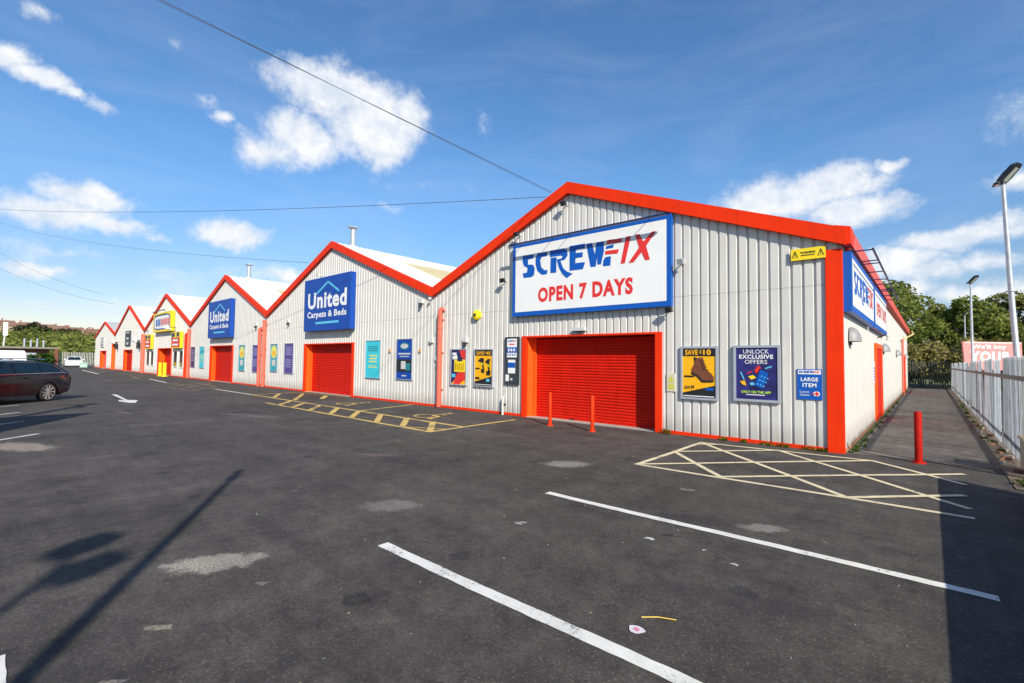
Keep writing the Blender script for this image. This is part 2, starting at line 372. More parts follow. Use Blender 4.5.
# ------------------------------------------------------------------ painted markings on the car park
WP = paintmark('white_road_paint', (.66, .645, .59), .41)
WPF = paintmark('faded_white_road_paint', (.55, .54, .50), .47, .9)
YP = paintmark('yellow_road_paint', (.62, .43, .12), .46, .95)
YPF = paintmark('faded_yellow_road_paint', (.36, .25, .09), .54, .85)
CP = paintmark('cream_road_paint', (.66, .57, .37), .42)
GP = Pl((0, 0, .004), (1, 0, 0), (0, 1, 0), (0, 0, 1))
def marks(name, m, strokes, w=.1, z=1):
    mb = MB()
    for s in strokes:
        ww = w
        if isinstance(s[-1], (int, float)): ww = s[-1]; s = s[:-1]
        for (a, b) in zip(s[:-1], s[1:]):
            l = math.hypot(b[0]-a[0], b[1]-a[1]) or 1; dx, dy = (b[0]-a[0])/l, (b[1]-a[1])/l; n_ = max(2, min(60, int(l/.07))); q0 = []; q1 = []
            j = .004 if a[0] > -25 else .015
            for i_ in range(n_+1):
                t_ = -ww*.2+(l+ww*.4)*i_/n_; wob = .006*math.sin(t_*2.1+a[0]); e0, e1 = random.uniform(-j, j)+wob, random.uniform(-j, j)+wob
                q0.append((a[0]+dx*t_-dy*(ww/2+e0), a[1]+dy*t_+dx*(ww/2+e0))); q1.append((a[0]+dx*t_+dy*(ww/2-e1), a[1]+dy*t_-dx*(ww/2-e1)))
            GP.poly(mb, q1+q0[::-1], 0)
    # flush strokes crossing each other: give each its own hair-thin step
    o = mb.build(name, m); me = o.data
    for i, p in enumerate(me.polygons):
        for v in p.vertices: me.vertices[v].co.z += .0006*(i % 24)
    return tag(o, kind='structure')
marks('white_bay_marking', WP, [((-3.66, 2.46), (.3, 2.5)), ((-3.6, 4.8), (.32, 4.88)), ((-3.81, .11), (.3, .14))], .105)
marks('far_bay_marking', WPF, [((-13.92, .91), (-10.2, -3.1)), ((-16.75, .83), (-13.0, -3.2)), ((-19.39, .89), (-15.7, -3.1)), ((-22.1, .95), (-18.4, -3.0))], .12)
marks('cream_hatched_box', CP, [((-3.57, 7.12), (-3.57, 10.0)), ((-3.57, 7.12), (.32, 7.24)), ((-3.57, 10.0), (-2.19, 10.16)), ((-2.19, 10.16), (-.78, 10.28)),
    ((-3.57, 10.0), (-.79, 7.22)), ((-3.57, 8.62), (-2.3, 7.2)), ((-2.19, 10.18), (.31, 7.67)), ((-.78, 10.28), (.33, 9.17)),
    ((-3.57, 7.12), (-.78, 10.28)), ((-2.3, 7.2), (.35, 10.02)), ((-.79, 7.22), (.3, 8.38)), ((-3.57, 8.62), (-2.19, 10.16)), ((-3.54, 9.7), (-3.2, 10.03), .07)], .085)
L1 = [((-8.6, 6.9), (-18.1, 7.03)), ((-8.58, 8.0), (-22.3, 8.1)), ((-8.57, 6.88), (-8.7, 10.0)), ((-13.5, 8.1), (-14.15, 10.6)), ((-8.6, 7.45), (-9.6, 6.95), .07)]
for a, b in (((-8.57, 6.9), (-9.86, 8.05)), ((-9.66, 6.93), (-11., 8.05)), ((-10.86, 7.0), (-12.3, 8.05)), ((-12.12, 7.0), (-13.5, 8.05)), ((-13.35, 7.03), (-14.8, 8.05)), ((-14.73, 7.05), (-16, 8.05)), ((-15.95, 7.05), (-17.2, 8.05)), ((-17.0, 7.05), (-18.3, 8.05))):
    L1.append((a, b, .16))
L1 += [((-20.2, 8.15), (-22.2, 9.2), .16), ((-18.5, 8.25), (-21.5, 9.95), .16), ((-18.4, 9.3), (-19.9, 10.25), .2), ((-22.3, 8.1), (-22.3, 10.3)), ((-22.3, 10.3), (-18.3, 10.4), .07)]
def wheelchair(cx, cy, s):
    out = []
    pts = [(cx+s*.42*math.cos(a), cy+s*.42*math.sin(a)) for a in np.linspace(1.9, 6.6, 13)]
    out.append((*pts, .09)); out.append(((cx-s*.05, cy+s*.9), (cx-s*.02, cy+s*.25), (cx+s*.4, cy+s*.2), (cx+s*.62, cy-s*.45), (cx+s*.8, cy-s*.4), .1))
    out.append(((cx-s*.04, cy+s*.62), (cx+s*.3, cy+s*.6), .08)); out.append(((cx-s*.1, cy+s*1.05), (cx+s*.04, cy+s*1.05), .14))
    return out
L1 += wheelchair(-11.0, 8.75, .85) + wheelchair(-15.9, 9.0, .85)
marks('yellow_bay_marking', YP, L1, .12)
L2 = [((-26.7, 6.94), (-30.6, 6.8)), ((-26.7, 6.94), (-29.5, 8.8)), ((-27.2, 8.2), (-35.5, 7.85)), ((-30.4, 6.8), (-35.2, 10.4), .2), ((-32.2, 6.9), (-33.4, 9.3), .2), ((-28.8, 7), (-33.0, 9.6), .2), ((-35.5, 7.85), (-35.4, 10.3)), ((-29.5, 8.8), (-35.2, 9.2))]
L2 += [((-41.5, 7.6), (-50, 8.6)), ((-43, 9.3), (-55, 8.7)), ((-58, 8), (-72, 8.2)), ((-60, 9.3), (-74, 9.4)), ((-44, 7.6), (-49, 9.4), .2), ((-60, 7.9), (-66, 9.4), .2)]
marks('far_yellow_marking', YPF, L2, .14)
marks('white_edge_marking', WP, [((-22.3, 8.1), (-27.6, 8.15)), ((-35.6, 7.9), (-42, 8.3), .12), ((-55, 7.2), (-70, 7.8), .14)], .1)
mb = MB()
GP.poly(mb, [(-26.01, 3.86), (-25.9, 4.0), (-22.48, 3.8), (-22.08, 4.04), (-20.9, 3.76), (-21.02, 3.62), (-21.99, 3.46), (-22.58, 3.57), (-22.37, 3.7)], 0)
tag(mb.build('arrow_marking', WP), kind='structure')

# ------------------------------------------------------------------ warehouse units
def gable(x, i):
    xr, xl = XS[i], XS[i+1]; r = RX[i]
    return EZ+(RZ[i]-EZ)*((x-xl)/(r-xl) if x < r else (xr-x)/(xr-r))
def ribs(x0, x1, per=.2, crown=.138, fl=.013, dep=.038):
    pts = []; n = int(round((x1-x0)/per)); p = (x1-x0)/n
    for i in range(n):
        b = x0+i*p
        pts += [(b, 0), (b+crown*p/per, 0), (b+(crown+fl)*p/per, dep), (b+p-fl*p/per, dep)]
    pts.append((x1, 0)); return pts
def clip_pts(pts, cuts):
    out = []
    for (a, b) in zip(pts[:-1], pts[1:]):
        out.append(a)
        for c in sorted(cuts):
            if a[0]+1e-4 < c < b[0]-1e-4:
                t = (c-a[0])/(b[0]-a[0]); out.append((c, a[1]+t*(b[1]-a[1])))
    out.append(pts[-1]); return out

# opening (x0, x1, top), recess, kind
OPEN = [(-8.90, -4.90, 2.33, .37, 'shutter'), (-23.0, -18.66, 2.3, .30, 'shutter'), (-37.2, -33.1, 2.36, .28, 'shutter'),
        (-51.4, -47.3, 2.3, .45, 'shop'), (-66.2, -62.2, 2.25, .25, 'shutter'), (-81.0, -77.1, 2.2, .35, 'door')]
ULAB = ['nearest grey ribbed gabled warehouse, the one with the white sign over the red shutter',
        'grey gabled warehouse with a square blue sign, directly left of the nearest one',
        'farther blue-signed grey gabled warehouse, next to the yellow-signed one',
        'grey gabled unit with a yellow framed sign and two yellow bollards at its door',
        'grey gabled unit with a tall narrow dark sign above a plain red door',
        'farthest grey gabled unit at the left end of the terrace, with a duller roof']
UNITS = []
for i in range(6):
    xr, xl = XS[i], XS[i+1]
    U = thing('warehouse_unit', ULAB[i], 'warehouse', ((xr+xl)/2, D, 0), group='gabled warehouse units in a terrace'); UNITS.append(U)
    ox0, ox1, oz, rec, kd = OPEN[i]
    # ribbed front wall
    pts = clip_pts(ribs(xl, xr, .2 if i < 3 else .25), [ox0, ox1, RX[i]])
    mb = MB()
    for (a, b) in zip(pts[:-1], pts[1:]):
        mid = (a[0]+b[0])/2; z0 = oz if ox0 < mid < ox1 else 0.05
        mb.add([(a[0], D+a[1], z0), (b[0], D+b[1], z0), (b[0], D+b[1], gable(b[0], i)-.05), (a[0], D+a[1], gable(a[0], i)-.05)], [(0, 1, 2, 3)])
    wall = mb.build('front_wall', CLAD, U)
    # back wall
    mb = MB(); mb.prism([(xl, D+DEPTH-.1, 0), (xr-.05, D+DEPTH-.1, 0), (xr-.05, D+DEPTH-.1, EZ-.1), (RX[i], D+DEPTH-.1, RZ[i]-.1), (xl, D+DEPTH-.1, EZ-.1)], (0, .08, 0)); mb.build('back_wall', CREAM, U)
    # roof: ribs run down the slope
    mb = MB(); yp = ribs(D-.02, D+DEPTH+.1, .28, .15, .035, .045)
    for side in (0, 1):
        xa = RX[i]; xb = (xr+.12 if i == 0 else xr) if side else (xl-.12 if i == 5 else xl)
        zb = EZ-.02
        for (a, b) in zip(yp[:-1], yp[1:]):
            mb.add([(xa, a[0], RZ[i]-.05-a[1]), (xa, b[0], RZ[i]-.05-b[1]), (xb, b[0], zb-.05-b[1]), (xb, a[0], zb-.05-a[1])], [(0, 1, 2, 3)])
    roof = mb.build('roof', ROOFG if i == 5 else ROOF, U)
    mb = MB()
    for (a, b) in zip(yp[:-1], yp[1:]):
        for sg in (-1, 1):
            xa, xb = RX[i], RX[i]+sg*.3; dz = .3*(RZ[i]-EZ)/6.6
            mb.add([(xa, a[0], RZ[i]-.02-a[1]), (xa, b[0], RZ[i]-.02-b[1]), (xb, b[0], RZ[i]-.025-dz-b[1]), (xb, a[0], RZ[i]-.025-dz-a[1])], [(0, 1, 2, 3)])
    mb.build('ridge_cap', ROOFG if i == 5 else ROOF, roof)
    if i < 5:
        for sg, f0, f1 in ((1, .27, .65),) if i else ((1, .27, .65), (-1, .27, .65)):
            xe = xr if sg > 0 else xl
            for (ya, yb) in ((13.2, 16.0), (21.5, 24.3), (30, 32.8)):
                mb = MB(); yq = [q for q in yp if ya <= q[0] <= yb]
                for (a, b) in zip(yq[:-1], yq[1:]):
                    v = []
                    for (q, f) in ((a, f0), (b, f0), (b, f1), (a, f1)):
                        v.append((RX[i]+(xe-RX[i])*f, q[0], RZ[i]+(EZ-.02-RZ[i])*f-.044-q[1]))
                    mb.add(v, [(0, 1, 2, 3)])
                mb.build('skylight', SKYL, roof)
    # red verge boards
    for (xa, xb) in ((xl, RX[i]), (RX[i], xr+(.1 if i == 0 else 0))):
        za = gable(max(min(xa, xr), xl), i); zb = gable(max(min(xb, xr), xl), i)
        t = [.32, .31, .30, .26, .24, .22][i]
        mb = MB(); mb.prism([(xa, D-.12, za-t), (xb, D-.12, zb-t), (xb, D-.12, zb), (xa, D-.12, za)], (0, .18, 0))
        # screwed joint covers
        mb.build('verge_board', RED, U)
    mb = MB()
    if ox0 > -100:
        mb.box(xl+.02, ox0-.2, D-.012, D+.03, .0, .075); mb.build('base_trim', RED, U); mb = MB(); mb.box(ox1+.2, xr-.02, D-.012, D+.03, .0, .075)
    mb.build('base_trim', RED, U)
    # opening: frame, reveals, door
    mb = MB(); jw = .16
    mb.box(ox0-jw, ox0, D-.05, D+.04, 0, oz+.047); mb.box(ox1, ox1+jw, D-.05, D+.04, 0, oz+.047); mb.box(ox0+.001, ox1-.001, D-.048, D+.04, oz, oz+.045)
    mb.build('door_frame', RED, U)
    mb = MB(); mb.box(ox0-.03, ox0, D+.041, D+rec+.1, 0, oz); mb.box(ox1, ox1+.03, D+.041, D+rec+.1, 0, oz); mb.box(ox0-.03, ox1+.03, D+.041, D+rec+.1, oz, oz+.03)
    if kd == 'shutter': mb.box(ox0+.001, ox0+.1, D+rec-.08, D+rec-.01, 0, oz-.003); mb.box(ox1-.1, ox1-.001, D+rec-.08, D+rec-.01, 0, oz-.003)
    mb.build('door_reveal', ORNG, U)
    if kd == 'shutter':
        mb = MB(); z = .0; n = int(oz/.078)
        for k in range(n):
            za = .04+k*.078; pz = [(0, 0), (.012, .012), (.02, .035), (.014, .06), (0, .07), (0, .078)]
            for (p, q) in zip(pz[:-1], pz[1:]):
                mb.add([(ox0+.02, D+rec-p[0], za+p[1]), (ox1-.02, D+rec-p[0], za+p[1]), (ox1-.02, D+rec-q[0], za+q[1]), (ox0+.02, D+rec-q[0], za+q[1])], [(0, 1, 2, 3)])
        sh = mb.build('roller_shutter', SHUT, U)
        mb = MB(); mb.box(ox0+.02, ox1-.02, D+rec-.03, D+rec+.01, .002, .05); mb.build('bottom_rail', SHUT, sh)
        mb = MB(); mb.box((ox0+ox1)/2-.7, (ox0+ox1)/2-.55, D+rec-.05, D+rec-.03, .01, .045); mb.build('handle', BLKM, sh)
    elif kd == 'shop':
        mb = MB(); mb.box(ox0, ox1, D+rec, D+rec+.05, 0, oz); f = mb.build('door', SHUT, U)
        for k in range(2):
            mb = MB(); mb.box(ox0+1.7+k*1.15, ox0+2.7+k*1.15, D+rec-.02, D+rec-.002, .5, 1.9); mb.build('door_glass', GLASS, f)
    else:
        mb = MB(); mb.box(ox0, ox1-1.4, D+rec, D+rec+.05, 0, oz); mb.box(ox1-1.4, ox1, D+.3, D+.35, 0, oz-.35); f = mb.build('door', mat('pale_red_door', (.62, .12, .10), .5), U)
        mb = MB(); mb.box(ox1-1.5, ox1-.2, D+.3, D+.34, oz-.34, oz); mb.build('door_hood', BLKM, U)
    mb = MB(); mb.box(ox0-.1, ox1+.1, D-.02, D+rec+.1, -.01, .012); mb.build('threshold', CONC, U)

U = UNITS[0]
# nearest unit: side wall, corner post, gutter box, side doors
mb = MB(); yp = ribs(D, D+DEPTH, .25, .19, .015, .007)
for (a, b) in zip(yp[:-1], yp[1:]):
    mb.add([(X0-a[1], a[0], .06), (X0-b[1], b[0], .06), (X0-b[1], b[0], EZ-.1), (X0-a[1], a[0], EZ-.1)], [(0, 1, 2, 3)])
mb.build('side_wall', CREAM, U)
mb = MB(); mb.box(X0-.25, X0+.012, D-.045, D+.04, 0, EZ-.36); mb.box(X0-.04, X0+.012, D+.041, D+.1, 0, EZ-.36); mb.box(X0-.252, X0+.014, D-.048, D+.02, 2.9, 2.905); mb.build('corner_post', RED, U)
mb = MB(); mb.box(X0-.05, X0+.02, D+.11, D+DEPTH, 0, .06); mb.build('brick_plinth', mat('stained_plinth', (.36, .17, .10), .8, 0, .3, 5.), U)
mb = MB(); mb.prism([(X0-.1, D-.1, EZ-.22), (X0+.11, D-.1, EZ-.30), (X0+.16, D-.1, EZ-.30), (X0+.16, D-.1, EZ+.02), (X0-.1, D-.1, EZ+.09)], (0, .5, 0)); mb.build('eaves_end_box', RED, U)
mb = MB(); mb.prism([(X0+.01, D+.45, EZ-.34), (X0+.15, D+.45, EZ-.28), (X0+.17, D+.45, EZ-.02), (X0+.01, D+.45, EZ+.0)], (0, DEPTH-.4, 0)); mb.build('eaves_gutter', REDF, U)
for (ya, yb, lb) in ((17.55, 19.6, None), (36.6, 39.2, None)):
    mb = MB(); mb.box(X0, X0+.06, ya-.14, ya, .02, 2.3); mb.box(X0, X0+.06, yb, yb+.14, .02, 2.3); mb.box(X0, X0+.058, ya, yb, 2.16, 2.298); f = mb.build('side_door_frame', ORNG, U)
    mb = MB(); mb.box(X0, X0+.03, ya, (ya+yb)/2-.005, .02, 2.16); mb.box(X0, X0+.03, (ya+yb)/2+.005, yb, .02, 2.16); d_ = mb.build('side_door', SHUT, U)
    mb = MB(); mb.box(X0+.03, X0+.09, (ya+yb)/2-.09, (ya+yb)/2-.05, .95, 1.15); mb.build('handle', CHROME, d_)
mb = MB(); mb.tube([(X0+.1, 34.0, .02), (X0+.1, 34.0, 2.95), (X0+.12, 34.2, 3.1)], .05, 8); mb.build('side_downpipe', PINKP, U)
mb = MB(); mb.tube([(X0+.12, 34.2, 3.1), (X0+.5, 37.5, 3.55), (X0+.42, 38.2, 3.75)], .045, 8); mb.build('pipe_offset', mat('yellowed_pipe', (.55, .42, .16), .6), U)
# downpipes in the valleys
def pipe(unit, x, z1, y=D-.11, r=.055, m=PINKP, elbow=True):
    mb = MB(); pts = [(x, y, .02), (x, y, z1-.12)] + ([(x+.02, y-.0, z1-.05), (x+.1, y+.06, z1)] if elbow else [])
    mb.tube(pts, r, 10)
    for z in (.12, z1*.45, z1*.8): mb.tube([(x, y, z), (x, y, z+.06)], r+.014, 10)
    p = mb.build('downpipe', m, unit, smooth=True)
    for z in (.6, z1*.55, z1-.4): mb = MB(); mb.box(x-.09, x+.09, y+r*.6, D+.002, z, z+.04); mb.build('bracket', m, p)
pipe(UNITS[0], -12.74, 3.42, r=.085)
mb = MB(); mb.tube([(-12.95, D-.03, .1), (-12.95, D-.03, 2.4)], .02, 6); mb.box(-13.35, -13.2, D-.09, D, 2.25, 2.42); mb.box(-13.02, -12.9, D-.08, D, 1.62, 1.75); mb.build('junction_box', LIGHTG, UNITS[0])
pipe(UNITS[1], -27.9, 3.86, r=.10, elbow=False); pipe(UNITS[2], -28.55, 3.3, r=.09)
pipe(UNITS[2], -42.1, 3.86, r=.12, elbow=False); pipe(UNITS[3], -42.9, 3.4, r=.09, m=RED)
pipe(UNITS[3], -56.8, 3.86, r=.2, elbow=False); pipe(UNITS[4], -71.4, 3.4, r=.22, m=ORNG, elbow=False)
mb = MB()
for x in (-13.24,): mb.box(x-.06, x+.0, D-.2, D-.12, EZ-.42, EZ-.34)
mb.build('floodlight_bracket', LIGHTG, UNITS[1])
# white window strips of the shop unit
for (xa, xb) in ((-55.5, -54.6), (-53.9, -53.0), (-46.3, -45.4), (-44.6, -43.8)):
    mb = MB(); mb.box(xa-.06, xb+.06, D-.04, D+.01, .76, 2.18); w = mb.build('window', WHITE, UNITS[3])
    mb = MB(); mb.box(xa+.03, xb-.03, D-.05, D-.042, .84, 2.1); mb.build('pane', GLASS if xa > -50 else mat('shop_window_glass', (.05, .08, .06), .1), w)
# flues
for (x, y, i, lb) in ((-20.9, 11.9, 1, 'short steel flue with a flat cap on the ridge of the nearer blue-signed unit'), (-35.0, 12.2, 2, 'short steel flue with a flat cap on the ridge of the farther blue-signed unit')):
    t = thing('flue', lb, 'flue', (x, y, RZ[i]-.1), group='steel flues on the ridges')
    mb = MB(); mb.tube([(x, y, RZ[i]-.1), (x, y, RZ[i]+.88)], .12, 12); mb.build('pipe', GALV, t, smooth=True)
    mb = MB(); mb.tube([(x, y, RZ[i]+.88), (x, y, RZ[i]+.94), (x, y, RZ[i]+.97)], [.15, .27, .26], 12); mb.build('cap', ALU, t)
    mb = MB(); mb.tube([(x, y, RZ[i]-.1), (x, y, RZ[i]+.1)], [.3, .14], 12); mb.build('flashing', ROOFG, t)

# ------------------------------------------------------------------ signs
def facade(off): return Pl((0, D-off, 0), (1, 0, 0), (0, 0, 1), (0, -1, 0))
def sidep(off): return Pl((X0+off, 0, 0), (0, 1, 0), (0, 0, 1), (1, 0, 0))

WORD_BLUE = [[(-8.969, 4.743), (-8.555, 4.73), (-8.57, 4.613), (-8.764, 4.612), (-8.762, 4.46), (-8.579, 4.437), (-8.51, 4.327), (-8.53, 4.131), (-8.631, 4.076), (-8.929, 4.085), (-8.961, 4.224), (-8.804, 4.228), (-8.777, 4.359), (-8.923, 4.444), (-8.972, 4.586)], [(-8.416, 4.742), (-8.061, 4.735), (-8.07, 4.619), (-8.26, 4.615), (-8.313, 4.522), (-8.272, 4.32), (-8.162, 4.229), (-8.039, 4.214), (-8.069, 4.101), (-8.242, 4.099), (-8.409, 4.227), (-8.478, 4.411), (-8.481, 4.61)], [(-7.941, 4.546), (-7.732, 4.539), (-7.743, 4.107), (-7.947, 4.118)], [(-7.97, 4.756), (-7.488, 4.749), (-7.387, 4.692), (-7.36, 4.542), (-7.449, 4.437), (-7.602, 4.415), (-7.508, 4.206), (-7.381, 4.095), (-7.192, 4.015), (-7.394, 3.913), (-7.547, 4.055), (-7.661, 4.246), (-7.731, 4.475), (-7.572, 4.479), (-7.531, 4.545), (-7.598, 4.563), (-7.968, 4.571)], [(-7.303, 4.784), (-6.804, 4.781), (-6.817, 4.649), (-7.09, 4.657), (-7.099, 4.568), (-6.873, 4.556), (-6.882, 4.427), (-7.103, 4.424), (-7.111, 4.294), (-6.8, 4.282), (-6.87, 4.101), (-7.296, 4.106)], [(-6.771, 4.764), (-6.594, 4.764), (-6.5, 4.443), (-6.466, 4.756), (-6.241, 4.752), (-6.231, 4.503), (-6.274, 4.332), (-6.318, 4.161), (-6.43, 4.167), (-6.431, 4.373), (-6.475, 4.121), (-6.636, 4.129)], [(-6.165, 4.611), (-5.947, 4.624), (-5.969, 4.542), (-6.186, 4.536)], [(-6.194, 4.329), (-6.032, 4.338), (-6.044, 4.095), (-6.264, 4.103), (-6.251, 4.251)]]
WORD_RED = [[(-6.135, 4.763), (-5.706, 4.74), (-5.735, 4.653), (-6.165, 4.658)], [(-6.186, 4.489), (-5.798, 4.478), (-5.84, 4.377), (-6.203, 4.401)], [(-5.61, 4.762), (-5.475, 4.763), (-5.637, 4.105), (-5.754, 4.105)], [(-5.365, 4.771), (-5.245, 4.769), (-5.146, 4.567), (-4.933, 4.771), (-4.826, 4.771), (-5.075, 4.446), (-4.978, 4.109), (-5.098, 4.11), (-5.193, 4.315), (-5.404, 4.094), (-5.538, 4.1), (-5.256, 4.443)]]
def logo(P_, mb, u0, u1, v0, v1, k, mb_b=0, mb_r=1):
    """the block-lettered shop name, fitted to the given box"""
    xa, xb, za, zb = -8.972, -4.826, 3.913, 4.784
    for i, (lst, mi) in enumerate(((WORD_BLUE, mb_b), (WORD_RED, mb_r))):
        for pts in lst: P_.poly(mb, [(u0+(x-xa)/(xb-xa)*(u1-u0), v0+(z-za)/(zb-za)*(v1-v0)) for x, z in pts], k+i, mi)

# main blue and white sign
t = thing('shop_sign', 'large blue-bordered white sign reading SCREWFIX OPEN 7 DAYS above the wide red shutter', 'sign', (-6.95, D, 2.95))
mb = MB(); mb.box(-9.36, -4.46, D-.15, D-.036, 2.96, 5.125); mb.build('sign_box', BLUE, t)
P1 = facade(.15)
mb = MB(); P1.rect(mb, -9.245, -4.57, 3.085, 5.01, 1); mb.build('sign_face', WHITE, t)
mb = MB(); logo(P1, mb, -8.972, -4.826, 3.913, 4.784, 2)
P1.text(mb, 'OPEN 7 DAYS', -8.38, -5.42, 3.31, 3.74, 2, 1, bold=.045)
mb.build('lettering', [BLUE, SRED], t)
mb = MB(); mb.box(-9.27, -4.37, D-.47, D-.40, 5.02, 5.06); b_ = mb.build('lamp_trough', mat('dark_navy_steel', (.006, .012, .07), .4), t)
for x in (-9.0, -7.85, -7.3, -5.0):
    mb = MB(); mb.tube([(x, D-.12, 5.10), (x+.0, D-.43, 5.04)], .010, 5); mb.build('strut', BLKM, t)
def smalllight(x, z, lb, m=BLKM, y=D):
    t = thing('floodlight', lb, 'light', (x, y, z))
    mb = MB(); mb.tube([(x, y+.02, z), (x, y-.14, z-.02)], .015, 6); mb.box(x-.03, x+.03, y-.01, y+.01, z-.06, z+.06); mb.build('arm', LIGHTG, t)
    mb = MB(); mb.prism([(x-.07, y-.12, z-.07), (x+.07, y-.12, z-.07), (x+.07, y-.16, z+.05), (x-.07, y-.16, z+.05)], (0, -.1, -.03)); mb.build('lamp_head', m, t)
smalllight(-9.75, 4.12, 'small black floodlight on the ribbed wall just left of the big white sign')
smalllight(-4.22, 3.98, 'small grey floodlight on the ribbed wall just right of the big white sign', ALU)
smalllight(-9.2, 5.45, 'tiny lamp above the left corner of the big white sign')
smalllight(-7.5, 6.02, 'tiny lamp high under the peak of the nearest gable')
smalllight(-4.5, 2.9, 'tiny sensor lamp under the right corner of the big white sign')
smalllight(-21.6, 5.6, 'tiny pale lamp above the nearer square blue sign', LIGHTG)
t = thing('emergency_light', 'white bulkhead light over the middle of the wide red shutter', 'light', (-7.0, D, 2.5))
mb = MB(); mb.box(-7.2, -6.85, D-.12, D, 2.47, 2.56); mb.build('body', LIGHTG, t); mb = MB(); mb.box(-7.18, -6.87, D-.11, D-.01, 2.435, 2.469); mb.build('lens', BLKM, t)

# side gable signs
for (ya, yb, lb) in ((10.88, 15.6, 'blue-bordered sign reading SCREWFIX on the side wall, nearest the corner'), (15.85, 20.55, 'blue-bordered sign reading OPEN 7 DAYS on the side wall, farther along')):
    t = thing('shop_sign', lb, 'sign', (X0, ya, 2.6), group='side wall signs')
    mb = MB(); mb.box(X0+.01, X0+.14, ya, yb, 2.66, 3.80); mb.build('sign_box', BLUE, t)
    P2 = sidep(.14); mb = MB(); P2.rect(mb, ya+.12, yb-.12, 2.78, 3.69, 1); mb.build('sign_face', WHITE, t)
    mb = MB()
    if ya < 12: logo(P2, mb, ya+.35, yb-.35, 2.92, 3.52, 2)
    else: P2.text(mb, 'OPEN 7 DAYS', ya+.5, yb-.5, 3.02, 3.42, 2, 1, bold=.028)
    mb.build('lettering', [BLUE, SRED], t)
    mb = MB(); mb.tube([(X0+.46, ya+.1, 3.82), (X0+.46, yb-.2, 3.82)], .02, 6); mb.build('lamp_trough', mat('dark_navy_steel', (.006, .012, .07), .4), t)
    for f in (.03, .3, .38, .65, .94):
        mb = MB(); y = ya+.1+(yb-ya-.3)*f; mb.tube([(X0+.05, y, 3.83), (X0+.46, y, 3.83)], .013, 5); mb.build('strut', mat('dark_navy_steel', (.006, .012, .07), .4), t)

# blue square signs with roof emblem and lettering
def united(i, x0, x1, z0, z1, lb):
    t = thing('shop_sign', lb, 'sign', ((x0+x1)/2, D, z0), group='square blue shop signs')
    mb = MB(); mb.box(x0, x1, D-.28, D-.036, z0, z1); mb.build('sign_box', NAVY, t)
    P_ = facade(.28); w = x1-x0; h = z1-z0
    u = lambda a: x0+a*w
    v = lambda a: z0+a*h
    mb = MB()
    P_.text(mb, 'United', u(.09), u(.93), v(.42), v(.73), 1, 0, bold=.035)
    P_.text(mb, 'Carpets & Beds', u(.085), u(.93), v(.215), v(.37), 1, 0, bold=.03)
    P_.rect(mb, u(.28), u(.78), v(.125), v(.165), 1, 1)
    P_.stroke(mb, [(u(.29), v(.70)), (u(.54), v(.90)), (u(.77), v(.70))], .09*h/2.4, 2, 1)
    mb.build('lettering', [WHITE, LBLUE], t)
united(1, -22.73, -18.46, 2.92, 5.38, 'larger square blue sign reading United Carpets & Beds, on the second gable')
united(2, -37.1, -32.85, 2.9, 5.35, 'smaller looking square blue sign reading United Carpets & Beds, on the third gable')

# yellow framed sign
t = thing('shop_sign', 'yellow framed sign with a white panel on the fourth gable', 'sign', (-49.5, D, 3.7))
mb = MB(); mb.box(-52.3, -46.5, D-.3, D-.036, 3.75, 5.4); mb.build('sign_box', YEL, t)
P_ = facade(.3); mb = MB(); P_.ell(mb, -49.4, 4.58, 2.6, .66, 1, 0, e=5); mb.build('panel_border', NAVY, t)
mb = MB(); P_.ell(mb, -49.4, 4.58, 2.45, .55, 2, 0, e=5); mb.build('sign_face', WHITE, t)
mb = MB()
for k in range(3): P_.rect(mb, -51.3+k*.55, -50.9+k*.55, 4.25, 4.85, 3, 0)
for k in range(6): P_.rect(mb, -49.6+k*.45, -49.3+k*.45, 4.3, 4.85, 3, 1)
mb.build('printed_mark', [BLUE, SRED], t)
mb = MB(); mb.box(-51.5, -47.5, D-.6, D-.52, 5.48, 5.54); mb.build('lamp_trough', BLKM, t)
for x in (-51.3, -47.8):
    mb = MB(); mb.tube([(x, D-.38, 5.39), (x, D-.56, 5.5)], .02, 5); mb.build('strut', BLKM, t)
for (xa, xb, lb) in ((-55.7, -53.3, 'yellow box sign with a red panel, left of the shop entrance in the fourth gable'), (-46.5, -43.9, 'yellow box sign with a red panel, right of the shop entrance in the fourth gable')):
    t = thing('box_sign', lb, 'sign', ((xa+xb)/2, D, 2.3), group='yellow box signs beside the entrance')
    mb = MB(); mb.box(xa, xb, D-.22, D-.036, 2.3, 3.62); mb.build('sign_box', YEL, t)
    P_ = facade(.22); mb = MB(); P_.rect(mb, xa+.1, xb-.2, 2.38, 3.15, 1, 0); mb.build('red_panel', SRED, t)
    mb = MB(); P_.rect(mb, xa+.5, xb-.7, 2.85, 3.02, 2, 0); P_.rect(mb, xa+.4, xb-.6, 2.5, 2.66, 2, 0); mb.build('printed_mark', WHITE, t)
    mb = MB(); P_.rect(mb, xa+.25, xa+.95, 3.22, 3.55, 1, 0); P_.rect(mb, xb-1.1, xb-.4, 3.22, 3.55, 1, 0); mb.build('lamp_panel', DNAVY, t)
    t = thing('swan_neck_light', 'white hooded lamp above the box sign '+('left' if xa < -50 else 'right')+' of the shop entrance', 'light', ((xa+xb)/2, D, 3.8), group='hooded lamps above the box signs')
    xm = (xa+xb)/2; mb = MB(); mb.tube([(xm-1.2, D, 4.05), (xm-.3, D-.7, 3.95)], .04, 6); mb.build('arm', BLKM, t); mb = MB(); mb.tube([(xm-.3, D-.7, 4.05), (xm-.3, D-.75, 3.82)], [.08, .3], 10); mb.build('lamp_shade', WHITE, t)
